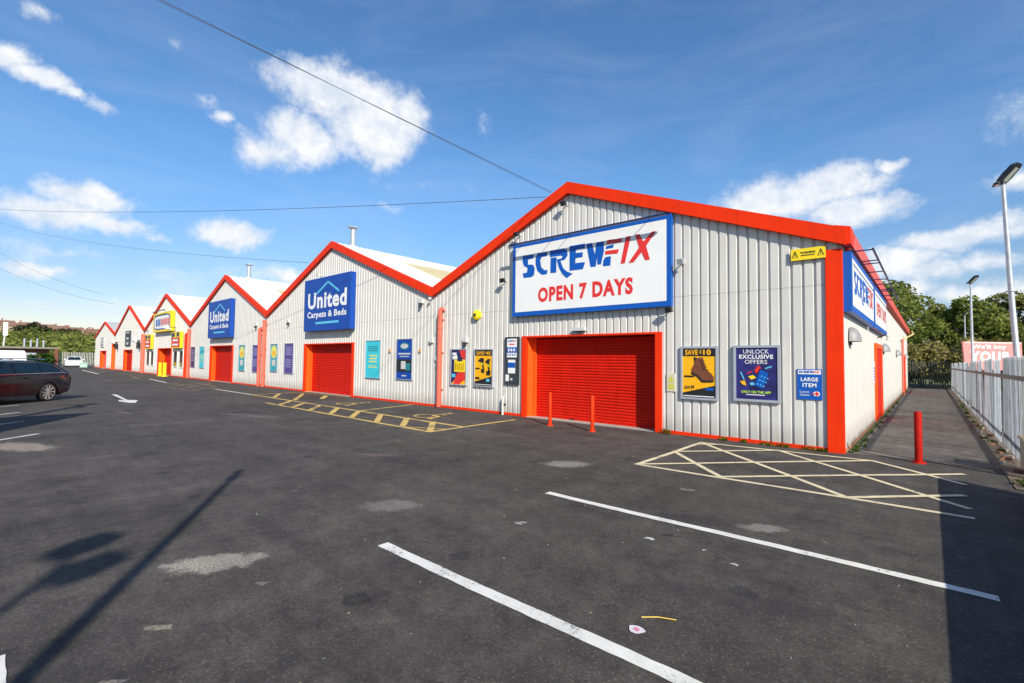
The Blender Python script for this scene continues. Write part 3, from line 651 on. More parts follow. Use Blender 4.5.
def tallsign(xa, xb, z0, z1, base, lb):
    t = thing('banner_sign', lb, 'sign', ((xa+xb)/2, D, z0)); mb = MB(); mb.box(xa, xb, D-.08, D-.01, z0, z1); mb.build('panel', base, t)
    P_ = facade(.08); mb = MB(); xm = (xa+xb)/2; zm = (z0+z1)/2
    P_.rect(mb, xm-.8, xm+.8, z1-.25, z1-.12, 1); P_.ell(mb, xm, zm, .55, .14, 1); P_.rect(mb, xm-.5, xm+.5, z0+.15, z0+.4, 1); P_.rect(mb, xm-.7, xm+.7, zm-.45, zm-.36, 1); mb.build('printed_mark', LIGHTG if base is DGREY else ALU, t)
tallsign(-65.6, -63.1, 2.68, 4.3, DGREY, 'tall dark banner sign with pale marks on the fifth gable')
tallsign(-81.0, -78.6, 2.72, 4.0, LIGHTG, 'faded grey banner sign on the farthest gable')
for (x, lb) in ((-70.2, 'white satellite-like floodlight at the left valley of the fifth gable'), (-59.0, 'white floodlight on brackets right of the tall dark banner')):
    t = thing('floodlight', lb, 'light', (x, D, 3)); mb = MB(); mb.prism([(x-.5, D-.3, 3.0), (x+.5, D-.3, 3.0), (x+.5, D-.3, 3.35), (x-.5, D-.3, 3.45)], (0, -.3, .1)); mb.build('lamp_head', WHITE, t)
    mb = MB(); mb.box(x-.1, x+.1, D-.3, D, 3.05, 3.2); mb.box(x+.2, x+.5, D-.3, D-.05, 2.4, 3.0); mb.build('bracket', BLKM, t)

# ------------------------------------------------------------------ framed posters
def poster(x0, x1, z0, z1, lb, name='poster', frame=ALU, fw=.035, off=.06, group='framed posters on the ribbed wall'):
    t = thing(name, lb, 'poster', ((x0+x1)/2, D, z0), group=group)
    mb = MB(); d = D-off
    mb.box(x0, x1, d, D-.002, z0, z0+fw); mb.box(x0, x1, d, D-.002, z1-fw, z1); mb.box(x0, x0+fw, d+.001, D-.002, z0+fw, z1-fw); mb.box(x1-fw, x1, d+.001, D-.002, z0+fw, z1-fw); mb.build('frame', frame, t)
    P_ = Pl((x0+fw, d+.02, z0+fw), (x1-x0-2*fw, 0, 0), (0, 0, z1-z0-2*fw), (0, -1, 0))
    return t, P_
def tri_lines(P_, mb, u0, u1, v0, v1, n, k, mi):
    for i in range(n):
        a = v0+(v1-v0)*i/n; P_.rect(mb, u0, u1-(.06 if i % 2 else 0)*(u1-u0), a, a+(v1-v0)/n*.45, k, mi)
# boot poster
t, Q = poster(-4.28, -3.46, .83, 2.02, 'yellow poster of a brown work boot, just right of the wide red shutter', fw=.045)
mb = MB(); Q.rect(mb, 0, 1, 0, 1, 0, 0); Q.rect(mb, 0, 1, .84, 1, 1, 1); Q.poly(mb, [(0, 0), (1, 0), (1, .26), (0, .09)], 1, 1); mb.build('print', [ORY, BLK], t)
mb = MB(); Q.poly(mb, [(.36, .80), (.62, .82), (.66, .70), (.72, .58), (.86, .50), (.95, .42), (.94, .36), (.62, .35), (.46, .46), (.27, .52), (.28, .58), (.36, .68)], 2, 0)
Q.poly(mb, [(.27, .52), (.46, .46), (.62, .35), (.94, .36), (.94, .325), (.6, .31), (.45, .42), (.27, .48)], 3, 1); Q.poly(mb, [(.34, .80), (.38, .83), (.44, .79), (.4, .74)], 3, 1)
for k in range(4): Q.stroke(mb, [(.52+.03*k, .76-.055*k), (.68+.035*k, .73-.055*k)], .014, 3, 1)
mb.build('boot_picture', [BROWN, BLK], t)
mb = MB(); Q.text(mb, 'SAVE', .08, .47, .865, .975, 2, 0, bold=.035); Q.text(mb, '£', .52, .585, .895, .975, 2, 0, bold=.02); Q.text(mb, '10', .63, .86, .865, .975, 2, 0, bold=.045)
Q.rect(mb, .04, .35, .41, .445, 2, 1); Q.text(mb, '£64.99', .05, .36, .17, .245, 2, 1, bold=.02)
tri_lines(Q, mb, .03, .95, .02, .06, 1, 2, 2); Q.rect(mb, .70, .94, .155, .205, 2, 3); mb.build('lettering', [ORY, BLK, WHITE, BLUE], t)
# app poster
t, Q = poster(-3.14, -2.25, .86, 2.03, 'dark blue poster reading UNLOCK EXCLUSIVE OFFERS with a tilted phone', fw=.05)
mb = MB(); Q.rect(mb, 0, 1, 0, 1, 0, 0); mb.build('print', mat('indigo_print', (.022, .02, .13), .35, 0, .5, 5.), t)
mb = MB(); Q.text(mb, 'UNLOCK', .18, .80, .885, .965, 1, 0, bold=.0); Q.text(mb, 'EXCLUSIVE', .08, .90, .785, .865, 1, 0, bold=.03); Q.text(mb, 'OFFERS', .22, .76, .685, .765, 1, 0, bold=.0)
Q.text(mb, 'ONLY ON THE APP', .13, .84, .115, .165, 1, 1, bold=.03); Q.rect(mb, .25, .7, .08, .095, 1, 0); mb.build('lettering', [WHITE, GRN], t)
mb = MB(); Q.poly(mb, [(.58, .60), (.82, .52), (.66, .18), (.42, .25)], 2, 0); Q.poly(mb, [(.60, .575), (.79, .51), (.65, .21), (.455, .27)], 3, 1)
for r_ in range(3):
    for c_ in range(3): Q.ell(mb, .54+.07*c_+.045*r_, .30-.02*c_+.075*r_, .02, .014, 4, 2, n=8)
Q.poly(mb, [(.10, .34), (.22, .36), (.26, .26), (.16, .28)], 2, 3); Q.poly(mb, [(.3, .44), (.42, .47), (.5, .42), (.38, .38)], 2, 4); Q.stroke(mb, [(.12, .52), (.2, .38)], .03, 2, 2)
Q.poly(mb, [(.45, .56), (.55, .66), (.62, .60), (.5, .5)], 2, 5); Q.stroke(mb, [(.72, .6), (.86, .64)], .025, 2, 2); Q.poly(mb, [(.33, .34), (.45, .34), (.42, .18), (.34, .2)], 2, 0); Q.ell(mb, .4, .3, .06, .03, 3, 2, n=10)
Q.stroke(mb, [(.28, .5), (.4, .54)], .02, 2, 5)
mb.build('phone_picture', [DNAVY, BLUE, LBLUE, ORY, YEL, SRED], t)
# large item sign
t = thing('collection_sign', 'small blue sign reading LARGE ITEM with a red arrow, near the red corner', 'sign', (-1.76, D, .97))
mb = MB(); mb.box(-1.965, -1.55, D-.02, D-.003, .965, 1.555); mb.build('panel', BLUE, t)
Q = Pl((-1.965, D-.02, .965), (.415, 0, 0), (0, 0, .59), (0, -1, 0)); mb = MB()
Q.rect(mb, .04, .96, .83, .97, 1, 0); Q.text(mb, 'LARGE', .15, .85, .60, .73, 1, 0, bold=.03); Q.text(mb, 'ITEM', .22, .78, .41, .54, 1, 0, bold=.03)
Q.text(mb, 'Customer', .1, .5, .22, .29, 1, 0); Q.text(mb, 'Collection', .1, .5, .12, .19, 1, 0); Q.ell(mb, .78, .2, .14, .08, 1, 0, n=16)
Q.poly(mb, [(.58, .18), (.76, .18), (.76, .11), (.90, .2), (.76, .29), (.76, .22), (.58, .22)], 2, 1); logo(Q, mb, .08, .92, .855, .95, 2, 2, 1)
mb.build('lettering', [WHITE, SRED, BLUE], t)
t = thing('warning_sign', 'yellow warning strip sign high on the ribbed wall beside the red corner', 'sign', (-1.75, D, 3.7))
mb = MB(); mb.box(-2.04, -1.46, D-.062, D-.045, 3.70, 3.925); mb.build('panel', YEL, t); Q = Pl((-2.04, D-.062, 3.70), (.58, 0, 0), (0, 0, .225), (0, -1, 0)); mb = MB()
Q.text(mb, 'WARNING', .28, .72, .52, .72, 1, 0, bold=.03); Q.rect(mb, .3, .7, .34, .42, 1)
for c_ in (.12, .87): Q.stroke(mb, [(c_-.08, .25), (c_+.08, .25), (c_, .8), (c_-.08, .25)], .022, 1, 0); Q.rect(mb, c_-.008, c_+.008, .35, .62, 1)
mb.build('lettering', BLK, t)
t = thing('warning_sign', 'small pale triangle sign between the red shutter frame and the boot poster', 'sign', (-4.52, D, 1.0))
mb = MB(); mb.box(-4.62, -4.42, D-.02, D-.003, .98, 1.4); mb.build('panel', mat('faded_cream_print', (.6, .58, .42), .5), t); Q = Pl((-4.62, D-.02, .98), (.2, 0, 0), (0, 0, .42), (0, -1, 0)); mb = MB()
Q.poly(mb, [(.12, .5), (.88, .5), (.5, .92)], 1, 0); Q.rect(mb, .15, .85, .12, .42, 1, 0); mb.build('printed_mark', mat('faded_yellow_print', (.55, .52, .1), .5), t)
# left of the shutter
t, Q = poster(-12.23, -11.44, .80, 2.02, 'red, navy and yellow framed poster beside the faded red downpipe')
mb = MB(); Q.rect(mb, 0, 1, 0, 1, 0, 0); Q.poly(mb, [(.55, 1), (1, 1), (1, .73), (.72, .76)], 1, 1); Q.poly(mb, [(.1, .0), (1, 0), (1, .36), (.45, .34)], 1, 1); Q.rect(mb, .22, 1, .36, .72, 2, 2); Q.poly(mb, [(0, 0), (.3, .12), (.15, 0)], 2, 3); Q.poly(mb, [(.6, 0), (1, 0), (1, .12), (.8, .1)], 2, 3)
Q.poly(mb, [(.42, .67), (.78, .67), (.74, .78), (.48, .78)], 3, 0); mb.build('print', [DNAVY, SRED, YEL, ORY], t)
mb = MB(); Q.rect(mb, .08, .36, .85, .92, 1, 0); Q.poly(mb, [(.08, .82), (.4, .85), (.44, .74), (.1, .72)], 1, 0)
for k in range(5): Q.rect(mb, .3+.13*k, .36+.13*k, .42, .62-.03*(k % 2), 4, 1)
Q.rect(mb, .06, .3, .2, .3, 1, 2); mb.build('printed_mark', [WHITE, mat('ochre_print', (.4, .25, .01), .5), LBLUE], t)
t, Q = poster(-11.08, -10.23, .80, 2.01, 'yellow and black framed poster of power tools reading SAVE £40')
mb = MB(); Q.rect(mb, 0, 1, 0, 1, 0, 0); Q.rect(mb, 0, 1, .84, 1, 1, 1); Q.poly(mb, [(0, .07), (0, .11), (1, .28), (1, .07)], 1, 1); Q.rect(mb, 0, 1, 0, .07, 1, 1); mb.build('print', [ORY, BLK], t)
mb = MB(); Q.text(mb, 'SAVE', .1, .52, .865, .965, 2, 0, bold=.03); Q.text(mb, '£', .56, .63, .895, .965, 2, 0, bold=.02); Q.text(mb, '40', .65, .9, .865, .965, 2, 0, bold=.03); Q.rect(mb, .05, .95, .03, .045, 2, 1); Q.rect(mb, .68, .86, .12, .2, 2, 2); Q.rect(mb, .04, .3, .46, .50, 2, 3); Q.rect(mb, .04, .28, .18, .24, 2, 3); mb.build('lettering', [ORY, WHITE, LBLUE, BLK], t)
mb = MB(); Q.poly(mb, [(.18, .70), (.36, .78), (.52, .77), (.54, .68), (.40, .66), (.28, .66)], 2, 0); Q.poly(mb, [(.42, .68), (.50, .68), (.55, .48), (.47, .46)], 3, 0); Q.poly(mb, [(.38, .47), (.58, .46), (.56, .36), (.38, .37)], 3, 0)
Q.poly(mb, [(.58, .66), (.72, .74), (.88, .76), (.88, .68), (.74, .62)], 2, 0); Q.poly(mb, [(.74, .66), (.84, .66), (.88, .4), (.80, .38)], 3, 0); Q.poly(mb, [(.68, .42), (.92, .42), (.9, .3), (.68, .3)], 3, 0); Q.ell(mb, .45, .6, .04, .03, 4, 1, n=8); Q.ell(mb, .79, .56, .04, .04, 4, 1, n=8); mb.build('drill_picture', [BLK, GRN], t)
t, Q = poster(-9.73, -9.17, .93, 2.36, 'narrow charcoal notice board with opening times, touching the left of the wide red shutter frame', 'notice_board', DGREY, .01)
mb = MB(); Q.rect(mb, 0, 1, 0, 1, 0); mb.build('board', DGREY, t)
mb = MB(); Q.rect(mb, .13, .86, .57, .97, 1, 0); Q.rect(mb, .13, .86, .67, .79, 2, 1); Q.rect(mb, .22, .76, .23, .52, 1, 0); Q.rect(mb, .22, .76, .35, .46, 2, 1); Q.rect(mb, .04, .3, .06, .2, 1, 0); Q.rect(mb, .4, .56, .08, .13, 1, 2)
logo(Q, mb, .18, .82, .895, .94, 2, 1, 3); Q.rect(mb, .3, .7, .84, .865, 2, 3)
for k in range(4): Q.rect(mb, .18+.17*k, .27+.17*k, .61, .645, 2, 1)
for k in range(3): Q.rect(mb, .22+.2*k, .34+.2*k, .70, .76, 3, 0)
mb.build('notice', [WHITE, BLUE, LIGHTG, SRED], t)
# long posters of the blue-signed units
def longposter(x0, x1, z0, z1, kind, lb):
    t, Q = poster(x0, x1, z0, z1, lb, fw=.02, off=.05, group='tall posters on the blue-signed units')
    base = {'cyan': mat('sky_cyan_print', (.04, .52, .62), .4), 'navy': DNAVY, 'teal': TEAL, 'purple': PURP, 'photo': NAVY}[kind]
    mb = MB(); Q.rect(mb, 0, 1, 0, 1, 0, 0); mb.build('print', base, t); mb = MB()
    if kind == 'cyan':
        tri_lines(Q, mb, .15, .85, .72, .88, 3, 1, 1); tri_lines(Q, mb, .25, .8, .42, .66, 3, 1, 0); tri_lines(Q, mb, .2, .8, .27, .35, 2, 1, 0)
    if kind == 'photo':
        Q.rect(mb, 0, 1, .18, .5, 1, 2); Q.rect(mb, .3, .6, .25, .45, 2, 3); Q.rect(mb, .6, .9, .22, .4, 2, 1); Q.ell(mb, .5, .83, .3, .09, 1, 1); Q.ell(mb, .5, .83, .24, .06, 2, 3); Q.rect(mb, .1, .9, .62, .655, 1, 3); Q.rect(mb, .2, .8, .56, .58, 1, 3); Q.rect(mb, .35, .65, .07, .1, 1, 3)
    if kind == 'navy': tri_lines(Q, mb, .2, .8, .3, .9, 6, 1, 4)
    if kind == 'teal':
        Q.ell(mb, .5, .72, .42, .24, 1, 0, n=20); Q.ell(mb, .5, .66, .25, .1, 2, 5, n=14); Q.rect(mb, .25, .75, .2, .42, 1, 3)
    if kind == 'purple': tri_lines(Q, mb, .18, .85, .62, .92, 4, 1, 4); tri_lines(Q, mb, .15, .8, .2, .5, 4, 1, 4)
    mb.build('printed_mark', [mat('soft_yellow_print', (.70, .68, .16), .5), mat('deep_teal_print', (.02, .2, .25), .5), BLK, LIGHTG, mat('lilac_print', (.3, .28, .5), .5), ORY], t)
longposter(-17.57, -16.48, .86, 2.40, 'cyan', 'light cyan poster just right of the nearer blue-signed unit door')
longposter(-15.39, -14.38, .88, 2.42, 'photo', 'navy poster with a dark photograph, nearest the faded downpipe')
longposter(-27.18, -26.26, .89, 2.39, 'teal', 'teal poster with a yellow oval right of the twin downpipes')
longposter(-25.4, -24.33, .84, 2.40, 'purple', 'purple poster left of the nearer blue-signed unit door')
longposter(-41.8, -40.7, .86, 2.37, 'navy', 'dark navy poster at the left edge of the third gable')
longposter(-39.65, -38.6, .84, 2.37, 'cyan', 'cyan poster left of the farther blue-signed unit door')
longposter(-31.9, -30.9, .82, 2.39, 'teal', 'teal poster with a yellow oval left of the twin downpipes')
longposter(-29.72, -28.85, .80, 2.37, 'purple', 'purple poster partly behind the twin downpipes')
# wall bits
t = thing('alarm_box', 'round yellow alarm box on the ribbed wall above the posters', 'alarm', (-10.98, D, 3.1))
mb = MB(); mb.tube([(-10.98, D, 3.11), (-10.98, D-.1, 3.11), (-10.98, D-.14, 3.11)], [.16, .16, .1], 14); mb.build('cover', YEL, t, smooth=True)
mb = MB(); mb.tube([(-10.98, D-.14, 3.11), (-10.98, D-.16, 3.11)], .05, 10); mb.build('badge', BLKM, t)
def cam_dome(x, z, lb, m=LIGHTG):
    t = thing('security_camera', lb, 'camera', (x, D, z)); mb = MB(); mb.box(x-.08, x+.08, D-.1, D, z-.02, z+.14); mb.build('bracket', m, t); mb = MB(); mb.tube([(x, D-.06, z-.02), (x, D-.1, z-.16)], [.07, .05], 8); mb.build('lens_housing', BLKM, t)
cam_dome(-11.5, 2.25, 'pale camera box on the ribbed wall between the two framed posters'); cam_dome(-29.3, 3.5, 'small camera high on the right slope side of the third gable'); cam_dome(-25.0, 3.5, 'small pale camera left of the nearer square blue sign'); cam_dome(-13.9, 3.72, 'small camera under the valley between the two nearest gables')
t = thing('vent_pipe', 'short pale pipe stub standing at the wall foot left of the wide shutter', 'pipe', (-9.75, D-.1, 0)); mb = MB(); mb.tube([(-9.75, D-.1, 0), (-9.75, D-.1, .5), (-9.72, D-.06, .56)], .035, 8); mb.build('pipe', LIGHTG, t); mb = MB(); mb.box(-9.8, -9.7, D-.1, D, .3, .34); mb.build('clip', BLKM, t)
for (x, z, lb) in ((-15.85, 1.9, 'tiny orange vent on the wall left of the navy poster'), (-13.95, 1.9, 'tiny orange vent on the wall right of the navy poster')):
    o = MB().box(x-.05, x+.05, D-.04, D, z, z+.15).tube([(x, D-.04, z+.07), (x, D-.07, z+.07)], .03, 8).build('wall_vent', mat('tan_plastic', (.5, .3, .15), .6)); tag(o, lb, 'vent', 'tiny wall vents')
# side wall half-dome lamps
lamp_y = [(11.75, 'grey half-dome wall lamp on the side wall, nearest the red corner'), (21.0, 'grey half-dome wall lamp just past the nearer side door'), (29.5, 'grey half-dome wall lamp before the side downpipe'), (40.3, 'farthest grey half-dome wall lamp on the side wall')]
for k, (y, lb) in enumerate(lamp_y):
    t = thing('wall_lamp', lb, 'wall lamp', (X0, y, 2.2), group='half-dome lamps along the side wall')
    mb = MB(); V = []; F = []; n1, n2 = 6, 10
    for a in range(n1+1):
        for b in range(n2+1):
            th = math.pi/2*a/n1; ph = math.pi*b/n2
            V.append((X0+.02+.19*math.cos(th)*math.sin(ph), y+.24*math.cos(th)*math.cos(ph), 2.12+.30*math.sin(th)))
    for a in range(n1):
        for b in range(n2): q = a*(n2+1)+b; F.append((q, q+1, q+n2+2, q+n2+1))
    mb.add(V, F); mb.build('hood', mat('dull_grey_plastic', (.22, .22, .22), .5), t, smooth=True)
    mb = MB(); mb.box(X0, X0+.04, y-.08, y+.08, 2.05, 2.35); mb.build('back_plate', BLKM, t)
t = thing('door_lamp', 'small curved lamp over the nearer side door', 'wall lamp', (X0, 18.6, 2.5)); mb = MB(); mb.tube([(X0, 18.6, 2.5), (X0+.2, 18.6, 2.58), (X0+.28, 18.6, 2.5)], .02, 6); mb.build('arm', BLKM, t); mb = MB(); mb.tube([(X0+.28, 18.6, 2.5), (X0+.28, 18.6, 2.42)], [.04, .09], 8); mb.build('lamp_shade', LIGHTG, t)
t = thing('side_notice', 'small pale notice beside the nearer side door', 'sign', (X0, 17.1, 1.2)); mb = MB(); mb.box(X0+.002, X0+.02, 16.75, 17.3, 1.15, 1.75); mb.build('panel', WHITE, t); Q = Pl((X0+.02, 16.75, 1.15), (0, .55, 0), (0, 0, .6), (1, 0, 0)); mb = MB(); tri_lines(Q, mb, .1, .9, .1, .8, 5, 1, 0); mb.build('printed_mark', BLUE, t)

# ------------------------------------------------------------------ bollards
def bollard_proto(m, h, r, name, label, group):
    t = thing(name, label, 'bollard', (0, 0, 0), group=group)
    mb = MB(); mb.tube([(0, 0, 0), (0, 0, h-.02), (0, 0, h)], [r, r, r*.8], 14); mb.build('post', m, t, world=False, smooth=True)
    mb = MB(); mb.tube([(0, 0, 0), (0, 0, .025)], [r*1.9, r*1.7], 12); mb.build('base_collar', m, t, world=False)
    return t
def dup(root, loc, label):
    r = root.copy(); COL.objects.link(r); r.location = loc; r['label'] = label
    for ch in list(root.children):
        c = ch.copy(); COL.objects.link(c); c.parent = r
    return r
b0 = bollard_proto(BOLR, .85, .045, 'bollard', 'thin red bollard in front of the wide shutter, left one', 'thin red bollards'); b0.location = (-7.31, 9.78, 0)
dup(b0, (-6.0, 9.69, 0), 'thin red bollard in front of the wide shutter, right one')
b2 = bollard_proto(mat('dark_red_bollard_paint', (.36, .010, .005), .6, 0, .1, 6., spec=.1), .87, .055, 'bollard', 'red square-looking bollard at the mouth of the side path', 'path bollard'); b2.location = (-.17, 10.66, 0)
yb = bollard_proto(YEL, 1.12, .13, 'bollard', 'yellow bollard at the shop entrance, left one', 'yellow bollards'); yb.location = (-48.1, 10.2, 0)
dup(yb, (-46.7, 10.2, 0), 'yellow bollard at the shop entrance, right one')

# ------------------------------------------------------------------ palisade fence
def palisade(p0, p1, h, lb, mats, name='palisade_fence', span=1.38, pale=.155, groundz=0., rail=(.28, 1.47), near=True):
    p0 = Vector((*p0, groundz)); p1 = Vector((*p1, groundz)); L_ = (p1-p0).length; u = (p1-p0).normalized(); n = Vector((u.y, -u.x, 0))
    t = thing(name, lb, 'fence', p0); mats = mats if isinstance(mats, list) else [mats]
    ns = max(1, round(L_/span)); pick = 0
    for s in range(ns):
        a = L_*s/ns; b = L_*(s+1)/ns; k = max(1, round((b-a)/pale)); mb = MB(); hh = h+random.uniform(-.02, .02); oo = random.uniform(-.02, .02); lean = random.uniform(-.015, .015)
        for j in range(k):
            c = p0+u*(a+.03+(j+.5)*(b-a-.06)/k)+n*oo; tl = random.uniform(-.002, .002); w = .035; dh = random.uniform(-.005, .005); ln = lean+random.uniform(-.002, .002)
            prof = [(-w, .0), (-w*.5, .016), (0, .004), (w*.5, .016), (w, 0)]
            V = []
            for z, s_ in ((.05, 1), (hh+dh-.06, 1), (hh+dh, .35)):
                for (q, o_) in prof: V.append(c+u*(q*s_+tl*z)+n*(o_+ln*z)+Vector((0, 0, z)))
            F = [(r_*5+i, r_*5+i+1, (r_+1)*5+i+1, (r_+1)*5+i) for r_ in range(2) for i in range(4)]
            mb.add(V, F, random.choice((0, 0, 1)) if len(mats) > 1 else 0)
        pick = (pick+random.randint(1, 3)) % len(mats)
        pan = mb.build('pale_panel', [mats[pick], mats[(pick+1) % len(mats)]], t)
        if s % 2 == 0:
            mb = MB(); c = p0+u*a+n*.07; mb.box(c.x-.03, c.x+.03, c.y-.022, c.y+.022, groundz, h-.16); mb.build('post', mats[-1], t)
    for z in rail:
        o1, o2 = (.03, .07) if z > 1 else (-.06, -.10); hh_ = .035 if z > 1 else .03
        mb = MB(); q = [p0-n*o1+Vector((0, 0, z-hh_)), p0-n*o2+Vector((0, 0, z-hh_)), p0-n*o2+Vector((0, 0, z+hh_)), p0-n*o1+Vector((0, 0, z+hh_))]
        mb.prism(q, u*L_); mb.build('rail', mat('rusty_steel', (.10, .08, .07), .7, 0, .3, 8.), t)
    return t
palisade((1.1, 10.2), (1.12, 46), 1.82, 'grey galvanised palisade fence running along the side path', PAL)
palisade((-1.5, 46.2), (1.2, 46.2), 2.0, 'dark palisade fence closing the far end of the path', mat('dark_green_steel', (.05, .065, .055), .6), pale=.155)
palisade((1.2, 46.2), (16, 46.4), 2.0, 'dark palisade fence behind the billboard', mat('dark_green_steel', (.05, .065, .055), .6), pale=.155)

# low brick wall at the right edge
t = thing('brick_wall', 'low brown brick wall with pale coping at the right edge of the car park', 'wall', (1.06, 4, 0))
BR = bpy.data.materials.new('brick_courses'); nt, N, L, P = nodes_of(BR); tcx = N.new('ShaderNodeTexCoord'); mpx = N.new('ShaderNodeMapping'); mpx.inputs['Rotation'].default_value = (R(90), 0, R(90)); L.new(tcx.outputs['Object'], mpx.inputs[0])
bt = N.new('ShaderNodeTexBrick'); bt.inputs['Scale'].default_value = 1; bt.inputs['Brick Width'].default_value = .225; bt.inputs['Row Height'].default_value = .075; bt.inputs['Mortar Size'].default_value = .008
bt.inputs['Color1'].default_value = (.24, .11, .06, 1); bt.inputs['Color2'].default_value = (.17, .08, .05, 1); bt.inputs['Mortar'].default_value = (.3, .27, .22, 1); L.new(mpx.outputs[0], bt.inputs['Vector']); L.new(bt.outputs[0], P.inputs['Base Color']); P.inputs['Roughness'].default_value = .85
mb = MB(); mb.box(1.06, 1.28, -6, 8.85, 0, .66); mb.build('brickwork', BR, t); mb = MB(); mb.box(1.06, 1.28, 10.6, 11.15, 0, .50); mb.build('end_pier', BR, t)
mb = MB(); mb.box(1.04, 1.3, 10.58, 11.17, .501, .555); mb.build('pier_cap', mat('sandy_coping', (.42, .33, .22), .8, 0, .15, 5.), t, bevel=.01); mb = MB(); mb.box(1.04, 1.3, -6, 8.87, .661, .72); mb.build('coping', mat('sandy_coping', (.42, .33, .22), .8, 0, .15, 5.), t, bevel=.01)

# ------------------------------------------------------------------ lamp posts
def lamppost(x, y, h, lb, heads, lean=0., pr_=.062):
    """heads: (offset x, offset y, compass angle of the head, upward slope, size)"""
    t = thing('lamp_post', lb, 'lamp post', (x, y, 0), group='twin-head lamp posts along the fence')
    mb = MB(); mb.tube([(x+lean, y, 0), (x+lean*.9, y, 1.2), (x+lean*.88, y, 1.22), (x+lean*.35, y, h*.62), (x, y, h)], [pr_*1.3, pr_*1.3, pr_*1.1, pr_*.95, pr_*.75], 12); mb.build('pole', GALV, t, smooth=True)
    mb = MB(); mb.tube([(x+lean*.4, y, h*.55), (x+lean*.4, y, h*.55+.03)], .09, 10); mb.build('band', GALV, t)
    mb = MB(); mb.tube([(x, y, h-.05), (x, y, h+.05)], .06, 8)
    for (ox, oy, an, sl, sc) in heads: mb.tube([(x, y, h+.02), (x+ox, y+oy, h+.04)], .03, 6)
    mb.build('bracket', BLKM, t)
    for (ox, oy, an, sl, sc) in heads:
        c_, s_ = math.cos(an), math.sin(an); cx, cy = x+ox, y+oy
        def W_(a, b, z): return (cx+(a*c_-b*s_)*sc, cy+(a*s_+b*c_)*sc, h+.05+z*sc)
        pr = [(-.12, .12), (-.07, .18), (.12, .22), (.40, .18), (.50, .11)]; V = []
        nl = math.hypot(1, sl)
        for (a, w) in pr:
            q = .11*(.4 if a > .4 else 1)
            for (b, k) in ((-w, -.02), (w, -.02), (w*.8, q), (-w*.8, q)): V.append(W_(a/nl-k*sl/nl, b, a*sl/nl+k/nl))
        F = [(3, 2, 1, 0), (16, 17, 18, 19)]
        for i_ in range(4):
            for j_ in range(4): F.append((i_*4+j_, i_*4+(j_+1) % 4, (i_+1)*4+(j_+1) % 4, (i_+1)*4+j_))
        mb = MB(); mb.add(V, F); hd = mb.build('lamp_head', BLKM, t)
        mb = MB(); mb.add([W_(a/nl+.026*sl/nl, b, a*sl/nl-.026/nl) for a, b in ((-.02, -.12), (-.02, .12), (.38, .10), (.38, -.10))], [(0, 1, 2, 3)]); mb.build('glass', mat('lamp_glass', (.45, .47, .42), .15), hd)
    return t
HD = [(.03, -.05, R(-22), 1.15, .95), (-.05, .22, R(100), .05, .55)]
lamppost(1.59, 18.5, 6.70, 'tall grey lamp post at the right edge, nearest of the row behind the fence', HD, lean=.22)
lamppost(1.85, 38.0, 6.45, 'second lamp post behind the fence, in front of the trees', HD)
lamppost(2.55, 62.0, 6.5, 'farthest and smallest lamp post left of the pink billboard', HD)
lamppost(4.05, -4.85, 6.6, 'twin-head lamp post casting the forked shadow on the tarmac', [(.3, -.05, R(115), .12, .80), (-.3, 0, R(115), .12, .80)], pr_=.05)
t = thing('utility_pole', 'tall plain wooden pole casting the long straight shadow on the tarmac', 'pole', (1.75, -2.85, 0)); mb = MB(); mb.tube([(1.75, -2.85, 0), (1.75, -2.85, 6.75)], [.075, .045], 12); mb.build('pole', WOOD, t); mb = MB(); mb.tube([(1.75, -2.85, 6.4), (1.75, -2.85, 6.5)], .08, 10); mb.build('band', GALV, t)
t = thing('shade_panel', 'plain timber panel added outside the view to shade the far bays', 'shade_panel', (-13.95, -2, 0)); mb = MB(); mb.box(-14.0, -13.9, -5, -.08, .0, 2.97); mb.build('panel', WOOD, t); mb = MB()  # unseen stand-in, added and sized to cast the shadow over the far bays
for y in (-4.8, -2.5, -.3): mb.box(-13.899, -13.8, y, y+.1, 0, 2.6)
mb.build('post', WOOD, t)
# left distance pole
t = thing('utility_pole', 'distant pale pole with a box on top at the left edge, before the green hill', 'pole', (-140, 3.6, 0)); mb = MB(); mb.tube([(-140, 3.4, 0), (-140, 3.7, 5.4)], .14, 8); mb.build('pole', LIGHTG, t); mb = MB(); mb.box(-140.2, -139.8, 3.4, 4.05, 5.4, 8.1); mb.build('cabinet', WHITE, t)

# ------------------------------------------------------------------ overhead cables
def cable(a, b, sag, r, lb, n=24):
    a, b = Vector(a), Vector(b); pts = []
    for i in range(n+1):
        f = i/n; p = a.lerp(b, f); p.z -= sag*4*f*(1-f); pts.append(p)
    mb = MB(); mb.tube(pts, r, 5); o = mb.build('overhead_cable', CABLE); return tag(o, lb, 'cable', 'overhead cables')
cable((-8.0, 10.68, 6.47), (-10.06, -4, 8.0), .0, .0055, 'upper of the paired dark cables rising from the gable peak to the top left')
cable((-8.02, 10.68, 6.44), (-9.73, -4, 7.9), .02, .0055, 'lower of the paired dark cables rising from the gable peak to the top left')
cable((-8.2, 10.68, 6.37), (-58, -2.2, 13.3), .5, .009, 'thin dark cable running left from the nearest gable, low across the sky')
cable((-30.0, 14.0, 7.8), (-120, 1.0, 24.5), 1.0, .013, 'faint cable passing behind the second gable to the left edge of the sky')
cable((-105, 14, 12), (-150, -2, 27), 1.5, .02, 'faint cable sloping up to the left edge above the hill, upper')
cable((-105, 15.5, 10.5), (-150, -2, 23), 1.5, .02, 'faint cable sloping up to the left edge above the hill, lower')
